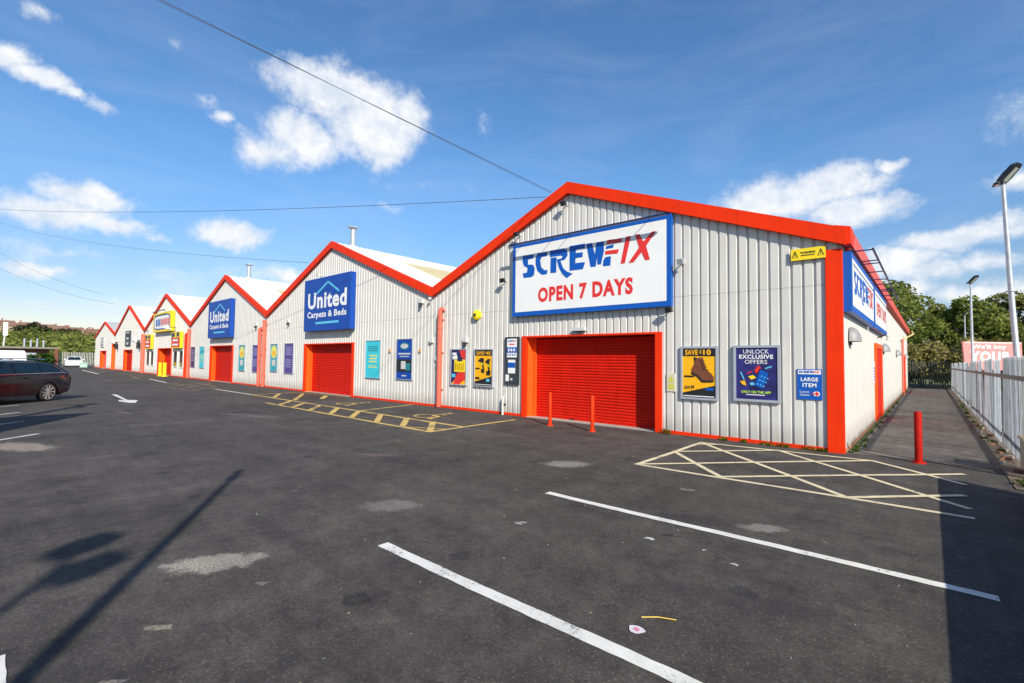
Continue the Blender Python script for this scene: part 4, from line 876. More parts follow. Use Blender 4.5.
t = thing('utility_pole', 'telegraph pole outside the view carrying the paired cables', 'pole', (-9.9, -4, 0)); mb = MB(); mb.tube([(-9.9, -4, 0), (-9.9, -4, 8.3)], [.15, .1], 10); mb.build('pole', WOOD, t); mb = MB(); mb.box(-10.4, -9.4, -4.06, -3.94, 7.7, 7.8); mb.build('cross_arm', WOOD, t)

# ------------------------------------------------------------------ billboard
t = thing('billboard', 'large pink-red board reading We\'ll buy YOUR, behind the grey fence', 'billboard', (3.2, 45, 0))
bb0 = Vector((1.80, 44.2, 0)); bb1 = Vector((4.72, 46.9, 0)); ub = (bb1-bb0); nb = Vector((ub.y, -ub.x, 0)).normalized()
mb = MB(); mb.prism([bb0+Vector((0, 0, 1.4)), bb1+Vector((0, 0, 1.4)), bb1-ub*.01+Vector((0, 0, 3.32)), bb0-ub*.04+Vector((0, 0, 3.32))], nb*-.1); mb.build('board', BBPINK, t)
Q = Pl(bb0+Vector((0, 0, 1.4)), ub, (0, 0, 1.92), nb); mb = MB(); Q.text(mb, "We'll buy", .12, .72, .72, .90, 1, 0, bold=.03); Q.text(mb, 'YOUR', .08, .80, .30, .66, 1, 0, bold=.05); mb.build('lettering', WHITE, t)
mb = MB(); Q.rect(mb, 0, .98, .955, .98, 1); mb.build('trim', WHITE, t)
for f in (.15, .85):
    p = bb0+ub*f-nb*.15; mb = MB(); mb.box(p.x-.06, p.x+.06, p.y-.06, p.y+.06, 0, 3.1); mb.build('post', GALV, t)

# ------------------------------------------------------------------ cars
def wheel_parts(t, cx, cy, r=.32, w=.2, side=1):
    mb = MB(); y0, y1 = cy-side*w, cy
    prof = [(y0, r*.6), (y0, r*.93), (y0+side*.03, r), (y1-side*.03, r), (y1, r*.93), (y1, r*.80), (y1-side*.04, r*.78)]
    n = 28; V = []; F = []
    for (yy, rr) in prof:
        for k in range(n): V.append((cx+rr*math.cos(2*math.pi*k/n), yy, r+rr*math.sin(2*math.pi*k/n)))
    for a in range(len(prof)-1):
        for k in range(n): F.append((a*n+k, a*n+(k+1) % n, (a+1)*n+(k+1) % n, (a+1)*n+k))
    mb.add(V, F); wh = mb.build('wheel', TYRE, t, world=False, smooth=True)
    mb = MB()
    for k in range(10):
        a = 2*math.pi*k/10; da = .1
        q = [(r*.16, a-.22), (r*.76, a-da), (r*.76, a+da), (r*.16, a+.22)]
        mb.prism([(cx+rr*math.cos(b), y1-side*.035, r+rr*math.sin(b)) for rr, b in q], (0, side*.02, 0))
    for (ra, rb) in ((r*.72, r*.80), (0.001, r*.2)):
        V = []; F = []
        for rr in (ra, rb):
            for k in range(n): V.append((cx+rr*math.cos(2*math.pi*k/n), y1-side*.012, r+rr*math.sin(2*math.pi*k/n)))
        for k in range(n): F.append((k, (k+1) % n, (k+1) % n+n, k+n))
        mb.add(V, F)
    mb.build('rim', ALLOY, wh, world=False)
    mb = MB(); V = [(cx+r*.77*math.cos(2*math.pi*k/n), y1-side*.06, r+r*.77*math.sin(2*math.pi*k/n)) for k in range(n)]; mb.add(V, [tuple(range(n))]); mb.build('brake_disc', BLKM, wh, world=False)
def arch(cx, r, z0, n=9):
    return [(cx+r*math.cos(a), z0+r*math.sin(a)) for a in np.linspace(math.pi-.15, .15, n)]
def car(name, lb, loc, rz, L_=4.85, paint=None, h=1.46, group=None, estate=True, wx=(1.0, 3.85)):
    """x runs from the rear bumper (0) to the nose (L); y is the half width"""
    t = thing(name, lb, 'car', loc, rz, group); hw = .9; paint = paint or CARP
    low = [(0.06, .42), (.02, .55), (.0, .78), (.06, .95), (.14, 1.0), (1.2, .98), (2.6, .95), (3.5, .93), (4.25, .84), (4.7, .70), (L_-.02, .55), (L_, .38), (4.75, .22)]
    low += arch(wx[1], .37, .32)[::-1] + [(3.4, .2), (1.5, .2)] + arch(wx[0], .37, .32)[::-1] + [(.55, .22), (.12, .3)]
    mb = MB(); n = len(low)
    for sg in (-1, 1): pass
    lay = [(-hw, .965), (-hw+.03, 1.), (-hw+.12, 1.0), (hw-.12, 1.0), (hw-.03, 1.), (hw, .965)]
    V = []; cxm = L_/2
    for (yy, s_) in lay:
        for (x, z) in low:
            k = abs(yy) > hw-.01
            # tuck the ends in plan and round the shoulder
            tx = .10*(abs(yy)/hw)**6; xx = x+(tx if x < .3 else (-tx*2.2 if x > L_-.5 else 0))
            zz = z-(.03 if (k and z > .8) else 0)
            yin = yy*(1-.06*max(0, (z-.75)))*(1-.04*max(0, .35-z))
            V.append((xx, yin, zz))
    F = [tuple(range(n)), tuple(range((len(lay)-1)*n, len(lay)*n))[::-1]]
    for a in range(len(lay)-1):
        for k in range(n): F.append((a*n+k, a*n+(k+1) % n, (a+1)*n+(k+1) % n, (a+1)*n+k))
    mb.add(V, F); body = mb.build('body', paint, t, world=False, smooth=True)
    # cabin
    rb = .10 if estate else .9
    bot = [(rb, .97), (.7, .98), (2.0, .965), (3.0, .95), (3.55, .92)]
    top = [(rb+.42, h-.10), (1.1, h-.02), (1.9, h), (2.45, h-.01), (2.75, h-.06)]
    mb = MB(); V = []
    for yy, yt in ((-.84, -.62), (.84, .62)):
        V += [(x, yy, z) for x, z in bot]; V += [(x, yt, z-.035) for x, z in top]
    V += [(x, 0, z+.01) for x, z in top]
    F = []
    for k in range(4): F.append((k, k+1, 6+k, 5+k)); F.append((10+k, 15+k, 16+k, 11+k)); F.append((5+k, 6+k, 21+k, 20+k)); F.append((15+k, 20+k, 21+k, 16+k))
    F += [(0, 5, 20, 15, 10), (4, 14, 19, 24, 9)]
    mb.add(V, F); mb.build('roof', paint, t, world=False, smooth=True)
    def side(sg, xb0, xt0, xb1, xt1, nm='side_window'):
        def pt(x, f):
            # position on the cabin flank
            xb = [b_[0] for b_ in bot]; zb = np.interp(x, xb, [b_[1] for b_ in bot]); zt = np.interp(x, [q[0] for q in top], [q[1]-.035 for q in top])
            return (x, sg*(.84+(.62-.84)*f+.008), zb+(zt-zb)*f)
        mb = MB(); mb.add([pt(xb0, .06), pt(xb1, .06), pt(xt1, .86), pt(xt0, .86)], [(0, 1, 2, 3)]); mb.build(nm, CARG, t, world=False)
    for sg in (-1, 1):
        side(sg, rb+.28, rb+.62, 1.20, 1.20); side(sg, 1.27, 1.27, 2.12, 2.12); side(sg, 2.2, 2.2, 3.3, 2.66)
        mb = MB(); pts = [(rb+.22, sg*.848, 1.005), (1.2, sg*.85, .995), (2.2, sg*.85, .985), (3.35, sg*.85, .965)]; mb.tube(pts, .012, 5)
        mb.tube([(rb+.24, sg*.846, 1.01), (rb+.55, sg*.70, h-.19), (1.1, sg*.655, h-.10), (2.3, sg*.645, h-.09)], .010, 5); mb.build('window_trim', CHROME, t, world=False)
        mb = MB(); mb.prism([(.02, sg*.80, .74), (.34, sg*.885, .74), (.55, sg*.892, .84), (.34, sg*.875, .95), (.05, sg*.78, .95)], (0, sg*.016, 0)); mb.build('tail_light', TAIL, t, world=False)
        mb = MB(); mb.prism([(L_-.55, sg*.86, .62), (L_-.2, sg*.75, .60), (L_-.22, sg*.72, .70), (L_-.6, sg*.84, .74)], (0, sg*.03, 0)); mb.build('headlight', CHROME, t, world=False)
        for xx in (1.75, 2.85):
            mb = MB(); mb.tube([(xx, sg*.90, .86), (xx+.05, sg*.925, .862), (xx+.2, sg*.905, .86)], .014, 6); mb.build('door_handle', paint, t, world=False)
        mb = MB(); mb.box(1.5, 3.4, sg*.885-.02, sg*.885+.02, .19, .26); mb.build('sill', BLKM, t, world=False)
        mb = MB(); mb.tube([(rb+.7, sg*.56, h+.01), (1.3, sg*.57, h+.045), (2.3, sg*.57, h+.045), (2.5, sg*.57, h)], .016, 6); mb.build('roof_rail', CHROME if paint is CARP else BLKM, t, world=False)
        mb = MB(); mb.box(2.9, 3.05, min(sg*.9, sg*1.05), max(sg*.9, sg*1.05), .98, 1.12); mb.build('mirror', paint, t, world=False)
        for x in wx: wheel_parts(t, x, sg*.90, .325, .21, sg)
    mb = MB(); mb.add([(rb+.06, -.66, 1.02), (rb+.06, .66, 1.02), (rb+.37, .52, h-.16), (rb+.37, -.52, h-.16)], [(0, 1, 2, 3)]); o = mb.build('rear_window', CARG, t, world=False); o.location.x = -.012
    mb = MB(); mb.add([(3.5, -.7, .97), (3.5, .7, .97), (2.78, .55, h-.1), (2.78, -.55, h-.1)], [(0, 1, 2, 3)]); o = mb.build('windscreen', CARG, t, world=False); o.location = (.02, 0, .012)
    mb = MB(); mb.box(-.02, .03, -.7, .7, .30, .46); mb.build('rear_bumper_trim', BLKM, t, world=False)
    mb = MB(); mb.box(-.025, -.005, -.26, .26, .60, .71); mb.build('number_plate', PLATE, t, world=False)
    mb = MB(); mb.box(.3, L_-.3, -.75, .75, .18, .32); mb.build('underbody', BLKM, t, world=False)
    return t
# rear wheel (x=1.0, y=+.9) touches the ground at (-23.6, 1.76); nose points to (+.707,-.707)
rz = R(-45); c_, s_ = math.cos(rz), math.sin(rz)
lx, ly = 1.0, .80
car('parked_car', 'dark plum estate car with a ten-spoke silver wheel, cut off by the left edge', (-23.6-(lx*c_-ly*s_), 1.69-(lx*s_+ly*c_), 0), rz)
car('parked_car', 'small looking white car parked by the far fence at the end of the terrace', (-91.5, 9.3, 0), R(-6), paint=VANW, estate=False)
# white van behind the dark car
t = thing('parked_van', 'white van whose roof shows above the dark estate car', 'van', (-45.5, -2.95, 0), R(90))
side_poly = [(.0, .35), (.0, 1.0), (.55, 1.12), (1.05, 1.75), (1.3, 1.88), (5.05, 1.9), (5.15, 1.7), (5.2, .9), (5.2, .35)]
mb = MB(); mb.prism([(x, -.95, z) for x, z in side_poly], (0, 1.9, 0)); mb.build('body', VANW, t, world=False, bevel=.06)
for sg in (-1, 1):
    mb = MB(); mb.add([(.65, sg*.953, 1.15), (1.6, sg*.953, 1.15), (1.6, sg*.953, 1.7), (1.1, sg*.953, 1.7)], [(0, 1, 2, 3)]); mb.build('side_window', CARG, t, world=False)
    for x in (1.1, 4.3): wheel_parts(t, x, sg*.96, .33, .22, sg)
mb = MB(); mb.box(5.16, 5.215, -.7, .7, 1.1, 1.6); mb.build('rear_window', CARG, t, world=False)

# ------------------------------------------------------------------ left distance
t = thing('brick_building', 'long low brown brick building with a flat grey roof edge, behind the dark car', 'building', (-100, -8, 0))
mb = MB(); mb.box(-112, -101.2, -40, 7.4, 0, 2.5); mb.build('wall', BRICK, t)
mb = MB(); mb.box(-113, -100.2, -41, 8.4, 2.52, 2.8); mb.build('roof', mat('grey_felt_edge', (.2, .19, .15), .8), t)
for k in range(9):
    mb = MB(); mb.box(-101.21, -101.1, -22+k*3.2, -20.2+k*3.2, .9, 2.0); w = mb.build('window', GLASS, t)
mb = MB(); mb.box(-101.25, -101.05, 4.6, 6.0, 0, 1.9); mb.build('door', ALU, t)
mb = MB(); mb.box(-100.35, -100.05, 7.9, 8.3, 0, 2.51); mb.build('post', BROWN, t)
IVY = leafmat('ivy_leaves', (.015, .04, .01), (.05, .12, .02), .2, 1.)
t = thing('ivy_bush', 'dark green ivy mound against the low brick building', 'bush', (-99.5, 6.3, 0)); leafcloud('foliage', IVY, t, [(-100, 6.5, .9, .9, 1.4, .9), (-100, 5.2, .8, .7, 1., .8), (-100, 3, .8, .6, 1., .9)], 1500, .2)
mb = MB(); mb.tube([(-100, 6.3, 0), (-100, 6.4, .8)], .05, 5); mb.build('stem', BARK, t)
palisade((-101, 8.4), (-99.0, 26), 2.1, 'pale palisade fence at the far end of the car park, beyond the white car', LIGHTG, pale=.2)
t = thing('storage_bin', 'pale green bin beside the white car at the far corner', 'bin', (-82.1, 9.25, 0)); mb = MB(); mb.box(-82.4, -81.8, 8.9, 9.6, .05, .62); mb.build('body', mat('pale_green_plastic', (.35, .55, .45), .6), t, bevel=.04); mb = MB(); mb.box(-82.45, -81.75, 8.85, 9.65, .621, .67); mb.build('lid', mat('pale_green_lid', (.45, .65, .55), .6), t)
t = thing('storage_bin', 'dull yellow bin against the end of the terrace', 'bin', (-87.2, 11.4, 0)); mb = MB(); mb.box(-87.6, -86.8, 11, 11.8, .05, 1.2); mb.build('body', mat('ochre_plastic', (.35, .26, .05), .6), t, bevel=.04); mb = MB(); mb.box(-87.65, -86.75, 10.95, 11.85, 1.201, 1.27); mb.build('lid', BLKM, t)
# flue group
t = thing('vent_stack', 'cluster of thin metal flues above the low brick building roof', 'flue', (-113, 7, 2.8))
for k in range(4):
    mb = MB(); mb.tube([(-112, 5.2+k*.75, 2.8), (-112, 5.2+k*.75, 4.3-.2*(k % 2))], .13, 6); mb.build('pipe', ALU, t)

# hill
def hz(x, y):
    d = -x-150
    if d < 0: return -.05
    return 24*(min(d, 520)/430)**1.5*(1-.0035*max(-60, y-10)) + .8*math.sin(x*.013+y*.02)*min(1, d/200)
mb = MB(); nx, ny = 50, 60; V = []; F = []
for i in range(nx+1):
    for j in range(ny+1):
        x = -150-i*14; y = -260+j*12; V.append((x, y, hz(x, y)))
for i in range(nx):
    for j in range(ny): q = i*(ny+1)+j; F.append((q, q+1, q+ny+2, q+ny+1))
mb.add(V, F); tag(mb.build('hill', mat('hill_grass', (.11, .12, .045), .95, 0, .3, .02), smooth=True), kind='structure')
WOODM = leafmat('hill_wood_leaves', (.05, .08, .02), (.30, .32, .08), .4, .055)
bl = []
for k in range(700):
    x = -(120+265*random.random()**.8); sp = abs(x)*.27+20; y = random.uniform(-.10*abs(x)-10, sp); r_ = random.choice((1.3, 1.8, 2.4, 3.4, 4.2))*(.75 if x > -180 else 1.1 if x > -350 else 1.2)
    bl.append((x, y, hz(x, y)+r_*.6, r_, r_*1.1, r_*.85))
o = leafcloud('hill_wood', WOODM, None, bl, 60000, .6); tag(o, kind='stuff', label='green wood covering the hillside below the houses')
TREEL = leafmat('tree_leaves', (.08, .11, .025), (.30, .33, .085), .5, .35)
TREEY = leafmat('yellow_green_leaves', (.09, .11, .03), (.32, .31, .10), .5, .35)
TREED = leafmat('dark_tree_leaves', (.02, .03, .022), (.09, .10, .055), .3, .3)
def tree(name, lb, x, y, z0, h, r, m, n, size, cat='tree', group=None, trunkr=.2, low=.25, cl=16):
    t = thing(name, lb, cat, (x, y, z0), group=group)
    mb = MB(); lx_, ly_ = random.uniform(-.4, .4), random.uniform(-.4, .4)
    mb.tube([(x, y, z0), (x+lx_*.3, y+ly_*.3, z0+h*.35), (x+lx_, y+ly_, z0+h*.8)], [trunkr, trunkr*.7, trunkr*.25], 8)
    bl = []
    for k in range(cl):
        a = random.uniform(0, 6.28); f = random.random(); zz = z0+h*(low+(1-low)*f*.93)
        prof = math.sin(math.pi*min(1, (f*.8+.22)))**.7
        rr = r*prof*random.uniform(.35, .95); s_ = r*random.uniform(.22, .42)
        cx_, cy_ = x+lx_*f+rr*math.cos(a), y+ly_*f+rr*math.sin(a)
        bl.append((cx_, cy_, zz, s_, s_, s_*.75))
        if k % 2 == 0: mb.tube([(x+lx_*.3*f, y+ly_*.3*f, z0+h*(.25+.35*f)), ((x+cx_)/2, (y+cy_)/2, (z0+h*.35+zz)/2), (cx_, cy_, zz)], [trunkr*.45, trunkr*.3, trunkr*.1], 5)
    mb.build('trunk', BARK, t)
    leafcloud('crown', m, t, bl, n, size)
    return t
# houses along the hilltop
hs = [(-600, 4), (-600, 17), (-596, 29), (-604, 41), (-570, 47), (-560, 57), (-575, 66), (-540, 72), (-520, 80), (-515, 90), (-540, 99), (-505, 105), (-560, 108), (-500, 60), (-620, 53), (-610, -9), (-605, -24), (-480, 92), (-475, 70), (-600, 78), (-585, 90), (-545, 36), (-530, 20), (-470, 104), (-500, 118), (-540, 122), (-445, 58), (-452, 71), (-448, 84), (-460, 97), (-470, 46), (-488, 33), (-500, 14), (-510, 0), (-440, 108), (-475, 84), (-530, 52), (-520, 66)]
hq = ['with pale rendered walls', 'with red brick walls', 'with buff walls']
for k, (x, y) in enumerate(hs):
    x += random.uniform(-6, 6); z = hz(x, y)-.5; w, l, h = random.uniform(5, 7), random.uniform(8, 12.5), random.uniform(4.5, 6); rz_ = R(90+random.uniform(-25, 25))
    t = thing('house', 'small distant tiled house on the skyline hill '+hq[k % 3], 'house', (x, y, z), rz_, group='houses along the hilltop '+hq[k % 3])
    wm = [RENDER, mat('far_red_brick', (.30, .15, .10), .8, 0, .1, .3), mat('buff_wall', (.42, .33, .24), .8, 0, .1, .3)][k % 3]
    mb = MB(); mb.box(-l/2, l/2, -w/2, w/2, 0, h); mb.build('wall', wm, t, world=False)
    mb = MB(); mb.prism([(-l/2-.4, -w/2-.4, h+.02), (-l/2-.4, w/2+.4, h+.02), (-l/2-.4, 0, h+1.9)], (l+.8, 0, 0)); rf = mb.build('roof', TILE, t, world=False)
    mb = MB(); mb.box(-l/2+.5, -l/2+1.3, -.4, .4, h+1.5, h+3.6); mb.build('chimney', BRICK, rf, world=False)
    for sx in (-1, 1):
        for zz in (1, h-1.9):
            mb = MB(); mb.box(sx*l*.25-.7, sx*l*.25+.7, -w/2-.06, w/2+.06, zz, zz+1.2); mb.build('window', GLASS, t, world=False)
# skyline and slope trees one can tell apart
for (x, y, h, r_, m, lb) in ((-560, 84, 11, 6.5, TREED, 'large dark round tree on the skyline among the houses'), (-555, 96, 10, 4.5, TREED, 'smaller dark tree right of the large skyline tree'), (-430, 24, 8, 10, TREED, 'wide purplish dark tree mass on the upper left slope'),
                            (-410, 38, 7, 7, TREED, 'dark low tree right of the purplish one on the slope'), (-560, 32, 9, 4, TREED, 'small dark tree at the left end of the skyline houses'), (-230, 31, 6, 5, TREEY, 'bright yellow-green round tree in the middle of the slope'), (-210, 42, 4.5, 4, TREEY, 'low yellowish tree above the far fence'), (-250, 9, 6.5, 6, TREEL, 'large green tree at the left edge of the slope'), (-190, 32, 4, 4, TREEY, 'pale bushy tree just beyond the far fence')):
    tree('hill_tree', lb, x, y, hz(x, y)-.5, h, r_, m, 1600, .9 if x < -300 else .55, group=None, trunkr=.35)

# ------------------------------------------------------------------ right distance: trees and hedge
rt = [(-9, 80, 12, 5.5, TREEL, 'tall green tree behind the far corner of the warehouse'), (-3.6, 76, 12.2, 5.2, TREEL, 'tallest full green tree behind the end of the path'), (1.0, 84, 10.0, 2.6, TREEY, 'thin pale tree in the gap between the two tall trees'),
      (4.0, 80, 10.2, 4.0, TREEL, 'dark green tree behind the second lamp post'), (8.0, 84, 11.0, 4.6, TREEY, 'yellow-green tree above the billboard'), (13.0, 82, 11.4, 5.0, TREEL, 'green tree at the right edge behind the nearest lamp post'), (18.5, 80, 12, 5, TREEL, 'green tree just beyond the right edge of the view'), (.5, 92, 9.0, 3.8, TREED, 'dark low tree seen through the gap in the row')]
for (x, y, h, r_, m, lb) in rt:
    tree('tree', lb, x, y, 0, h, r_, m, 6500 if r_ > 3 else 2200, .26, trunkr=.24, low=.22, cl=26 if r_ > 3 else 14, group='trees beyond the end of the path')
HEDG = leafmat('bramble_leaves', (.13, .13, .035), (.48, .43, .16), .45, .9, tint=((.34, .25, .22), .93))
HEDG2 = leafmat('dark_bramble_leaves', (.04, .06, .015), (.19, .20, .05), .4, .9)
hb = [(-2.6, 49.5, 3.1, 1.6, HEDG, 'yellow-green bramble bush at the left end behind the dark fence'), (-.4, 49.2, 3.3, 1.5, HEDG, 'yellow-green bramble bush in the middle behind the dark fence'), (1.6, 49.5, 3.6, 1.5, HEDG, 'tall bramble bush with pinkish flecks beside the billboard'), (3.8, 52, 3.9, 1.9, HEDG2, 'dark bramble bush behind the billboard'), (7.2, 53, 4.4, 2.2, HEDG2, 'dark bramble bush at the right end behind the billboard'), (11, 54, 4.2, 2.2, HEDG2, 'dark bramble bush beyond the nearest lamp post')]
for (x, y, h, r_, m, lb) in hb:
    t = thing('bush', lb, 'bush', (x, y, 0), group='bramble bushes behind the end fence')
    bl = [(x+random.uniform(-r_, r_)*.8, y+random.uniform(-1, 1), random.uniform(.3, .85)*h, r_*random.uniform(.35, .6), r_*.5, h*random.uniform(.14, .25)) for _ in range(22)]
    leafcloud('foliage', m, t, bl, 6500, .13)
    mb = MB()
    for _ in range(5): a = random.uniform(-.8, .8)*r_; mb.tube([(x+a*.3, y, 0), (x+a, y+random.uniform(-.5, .5), h*.8)], [.04, .015], 5)
    mb.build('stem', BARK, t)
# far tree line either side so the horizon is never bare
bl = []
for k in range(260):
    a = random.uniform(-.35, 1.25); d = random.uniform(150, 230); x, y = d*math.sin(a), d*math.cos(a); r_ = random.uniform(3, 6); bl.append((x, y, r_*.8, r_*1.2, r_*1.2, r_))
for k in range(0):
    x = random.uniform(-150, -130); y = random.uniform(30, 190); r_ = random.uniform(2.5, 5); bl.append((x, y, r_*.7, r_, r_, r_))
o = leafcloud('far_wood', WOODM, None, bl, 26000, 1.0); tag(o, kind='stuff', label='low distant woodland along the horizon')

# ------------------------------------------------------------------ weeds and litter
WEED = leafmat('weed_leaves', (.03, .06, .01), (.14, .2, .03), .3, 6.)
def weed(x, y, r_, h, n, lb, group='weed tufts along the wall foot'):
    t = thing('weed_tuft', lb, 'weed', (x, y, 0), group=group)
    leafcloud('leaves', WEED, t, [(x, y, h*.45, r_, r_*.5, h*.5), (x+r_*.5, y, h*.3, r_*.5, r_*.4, h*.35)], n, .022)
    mb = MB()
    for _ in range(4): mb.tube([(x, y, 0), (x+random.uniform(-.6, .6)*r_, y+random.uniform(-.3, .3)*r_, h*.9)], [.004, .002], 4)
    mb.build('stem', WEED, t)
weed(-4.62, 10.62, .13, .12, 160, 'leafy weed tuft at the right foot of the wide red shutter frame')
for k, (x, r_) in enumerate(((-3.35, .10), (-2.95, .07), (-2.5, .16), (-2.2, .12), (-1.75, .16), (-1.55, .08))):
    weed(x, 10.66, r_, .07, 90, 'low green weed tuft at the foot of the ribbed wall under the right-hand posters')
for k in range(11):
    y = 11.0+k*k*.12+k*.3+random.uniform(-.2, .2); weed(X0+.1+random.uniform(0, .08), y, .06, random.uniform(.05, .14), 45, 'weed tuft at the foot of the cream side wall', 'weed tufts along the side wall')
for k in range(14):
    y = 13+k*1.3+random.uniform(-.4, .4); weed(.95+random.uniform(-.05, .06), y, random.uniform(.05, .12), random.uniform(.04, .14), 60, 'weed tuft on the bare strip under the grey fence', 'weed tufts under the fence')
for k in range(5):
    weed(1.0+random.uniform(-.1, .15), 9.2+k*.16, .12, random.uniform(.06, .12), 110, 'dark weed tuft in the shade by the low brick wall', 'weed tufts by the brick wall')
o = leafcloud('path_litter', mat('dry_leaf', (.2, .16, .1), .9), None, [(-.9, 14, .012, .12, 3, .004), (.6, 18, .012, .2, 7, .004), (-3, 5, .006, 4, 4, .002)], 230, .010); tag(o, kind='stuff', label='dry leaf and grit litter scattered over the tarmac')
mb = MB(); mb.add([(-1.38+.05*math.cos(a)*(1+.2*math.sin(3*a)), 2.75+.045*math.sin(a), .008) for a in np.linspace(0, 6.1, 12)], [tuple(range(12))]); mb.add([(-1.40, 2.74, .012), (-1.36, 2.73, .012), (-1.36, 2.76, .012), (-1.39, 2.77, .012)], [(0, 1, 2, 3)], 1)
tag(mb.build('crumpled_wrapper', [mat('wrapper_white', (.6, .55, .6), .4), mat('wrapper_pink', (.6, .2, .3), .4)]), 'small flattened pale pink and white wrapper lying between the two white bay lines', 'litter')
mb = MB(); mb.tube([(-1.42, 2.90, .01), (-1.34, 2.97, .012), (-1.24, 3.02, .01)], .0035, 5); tag(mb.build('yellow_strap', mat('strap_yellow', (.6, .4, .03), .5)), 'thin yellow strap lying near the wrapper on the tarmac', 'litter')
# rubble under the fence
t = thing('rubble', 'broken brick and stones on the strip under the grey fence', 'rubble', (1, 11.6, 0)); 
for k in range(16):
    x, y = .95+random.uniform(-.08, .1), 11+k*.5+random.uniform(-.2, .2); s_ = random.uniform(.025, .07); mb = MB()
    mb.prism([(x-s_, y-s_, 0.01), (x+s_*1.2, y-s_*.6, 0.01), (x+s_*.8, y+s_, 0.01), (x-s_*.7, y+s_*.8, 0.01)], (0.01, 0, s_*.8)); mb.build('stone', [BRICK, CONC][k % 2], t)

# ------------------------------------------------------------------ sky and sun
az_s, el_s = math.atan2(.8625, -.506), R(32)
w = bpy.data.worlds.new('World'); S.world = w; w.use_nodes = True; N, L = w.node_tree.nodes, w.node_tree.links
bg = N['Background']; sky = N.new('ShaderNodeTexSky'); sky.sky_type = 'NISHITA'; sky.sun_disc = False; sky.sun_elevation = el_s; sky.sun_rotation = az_s
sky.altitude = 0; sky.air_density = 1.0; sky.dust_density = .25; sky.ozone_density = 3.2
tc = N.new('ShaderNodeTexCoord'); V0 = tc.outputs['Generated']
nz = N.new('ShaderNodeTexNoise'); nz.inputs['Scale'].default_value = 9; nz.inputs['Detail'].default_value = 7; nz.inputs['Roughness'].default_value = .62; L.new(V0, nz.inputs['Vector'])
wz = N.new('ShaderNodeVectorMath'); wz.operation = 'SUBTRACT'; L.new(nz.outputs['Color'], wz.inputs[0]); wz.inputs[1].default_value = (.5, .5, .5)
wsz = N.new('ShaderNodeVectorMath'); wsz.operation = 'SCALE'; wsz.inputs['Scale'].default_value = .07; L.new(wz.outputs[0], wsz.inputs[0])
wd = N.new('ShaderNodeVectorMath'); wd.operation = 'ADD'; L.new(V0, wd.inputs[0]); L.new(wsz.outputs[0], wd.inputs[1])
sx = N.new('ShaderNodeSeparateXYZ'); L.new(wd.outputs[0], sx.inputs[0])
az = mth(N, L, 'MULTIPLY', mth(N, L, 'ARCTAN2', sx.outputs[0], sx.outputs[1]), 57.2958); el = mth(N, L, 'MULTIPLY', mth(N, L, 'ARCSINE', sx.outputs[2]), 57.2958)
cmb = N.new('ShaderNodeCombineXYZ'); L.new(az, cmb.inputs[0]); L.new(el, cmb.inputs[1])
CL = [(-61.6, 28.1, 8.1, 3.2, 1), (-58.2, 25.3, 6.8, 3.6, 1), (-66.3, 23.5, 4.6, 2.7, .9), (-69.2, 21.5, 3.9, 2.2, .7), (-65.4, 28.5, 5.2, 2.4, .9), (-54.2, 27.0, 3.1, 2.6, .9), (-73.9, 23.5, 1.3, .8, .5), (-75.5, 24.5, 1.1, .6, .3),
      (-89.0, 23.3, 1.8, 1.2, .9), (-87, 22.3, 2.1, 1.0, .9), (-85.3, 21.8, 1.2, .7, .8), (-83.2, 21.7, 1.5, .8, .4), (-87.5, 27.5, 1.4, .8, .4), (-84.0, 14.2, 4.2, 1.6, .9), (-85.6, 12.3, 5.4, 1.6, .8), (-81.9, 11.8, 4.0, 1.2, .8), (-78.9, 11.4, 2.2, .7, .5),
      (-73.1, 12.7, 4.2, 1.8, 1), (-86.9, 6.9, 3.0, .7, .7), (-11.8, 17.0, 6.2, 2.6, 1), (-8.0, 17.6, 5.4, 2.2, 1), (-5.7, 15.1, 4.6, 1.6, 1), (-2.9, 18.7, 1.8, .8, .8), (-14.8, 16.4, 3, 1.8, .9),
      (2.2, 11.3, 4.8, 1.4, .9), (4.9, 11.6, 4, 1.3, .8), (-2.1, 9.6, 5, 1.6, .9), (.2, 8.7, 3.4, 1.3, .8), (4.0, 8.9, 2.6, 1.0, .7), (-1.6, 7.2, 3.2, 1.0, .8), (4.2, 6.4, 5, 1.1, .8), (5.8, 15.1, 2., 1.4, .6), (-45.8, 27.8, 1.2, 1.6, .35),
      (-56.3, 17.6, 2.0, .7, .35), (-66.8, 9.0, 4, 1.2, .6), (-78.0, 28.7, 1.2, 1.0, .25), (-84.8, 8.8, 4.5, .7, .35), (-79.3, 4.6, 6, 1.1, .35), (-50, 20, 9, .6, .14), (10, 12, 6, 2, .7), (12, 20, 7, 3, .8),
      (-100, 15, 9, 3, .8), (-110, 28, 9, 4, .8), (35, 20, 12, 4, .8), (60, 30, 14, 5, .8), (120, 35, 14, 6, .8), (170, 30, 14, 6, .8), (-150, 35, 14, 6, .8), (-78, 8, 14, 1.5, .18)]
acc = None
for (a, e, ra, re, st) in CL:
    s1 = N.new('ShaderNodeVectorMath'); s1.operation = 'SUBTRACT'; L.new(cmb.outputs[0], s1.inputs[0]); s1.inputs[1].default_value = (a, e, 0); ra *= 1.18; re *= 1.18; st = min(1.15, st*1.15)
    s2 = N.new('ShaderNodeVectorMath'); s2.operation = 'MULTIPLY'; L.new(s1.outputs[0], s2.inputs[0]); s2.inputs[1].default_value = (1/ra, 1/re, 0)
    s3 = N.new('ShaderNodeVectorMath'); s3.operation = 'LENGTH'; L.new(s2.outputs[0], s3.inputs[0])
    s4 = mth(N, L, 'MULTIPLY_ADD', s3.outputs['Value'], -st, st)
    acc = s4 if acc is None else mth(N, L, 'MAXIMUM', acc, s4)
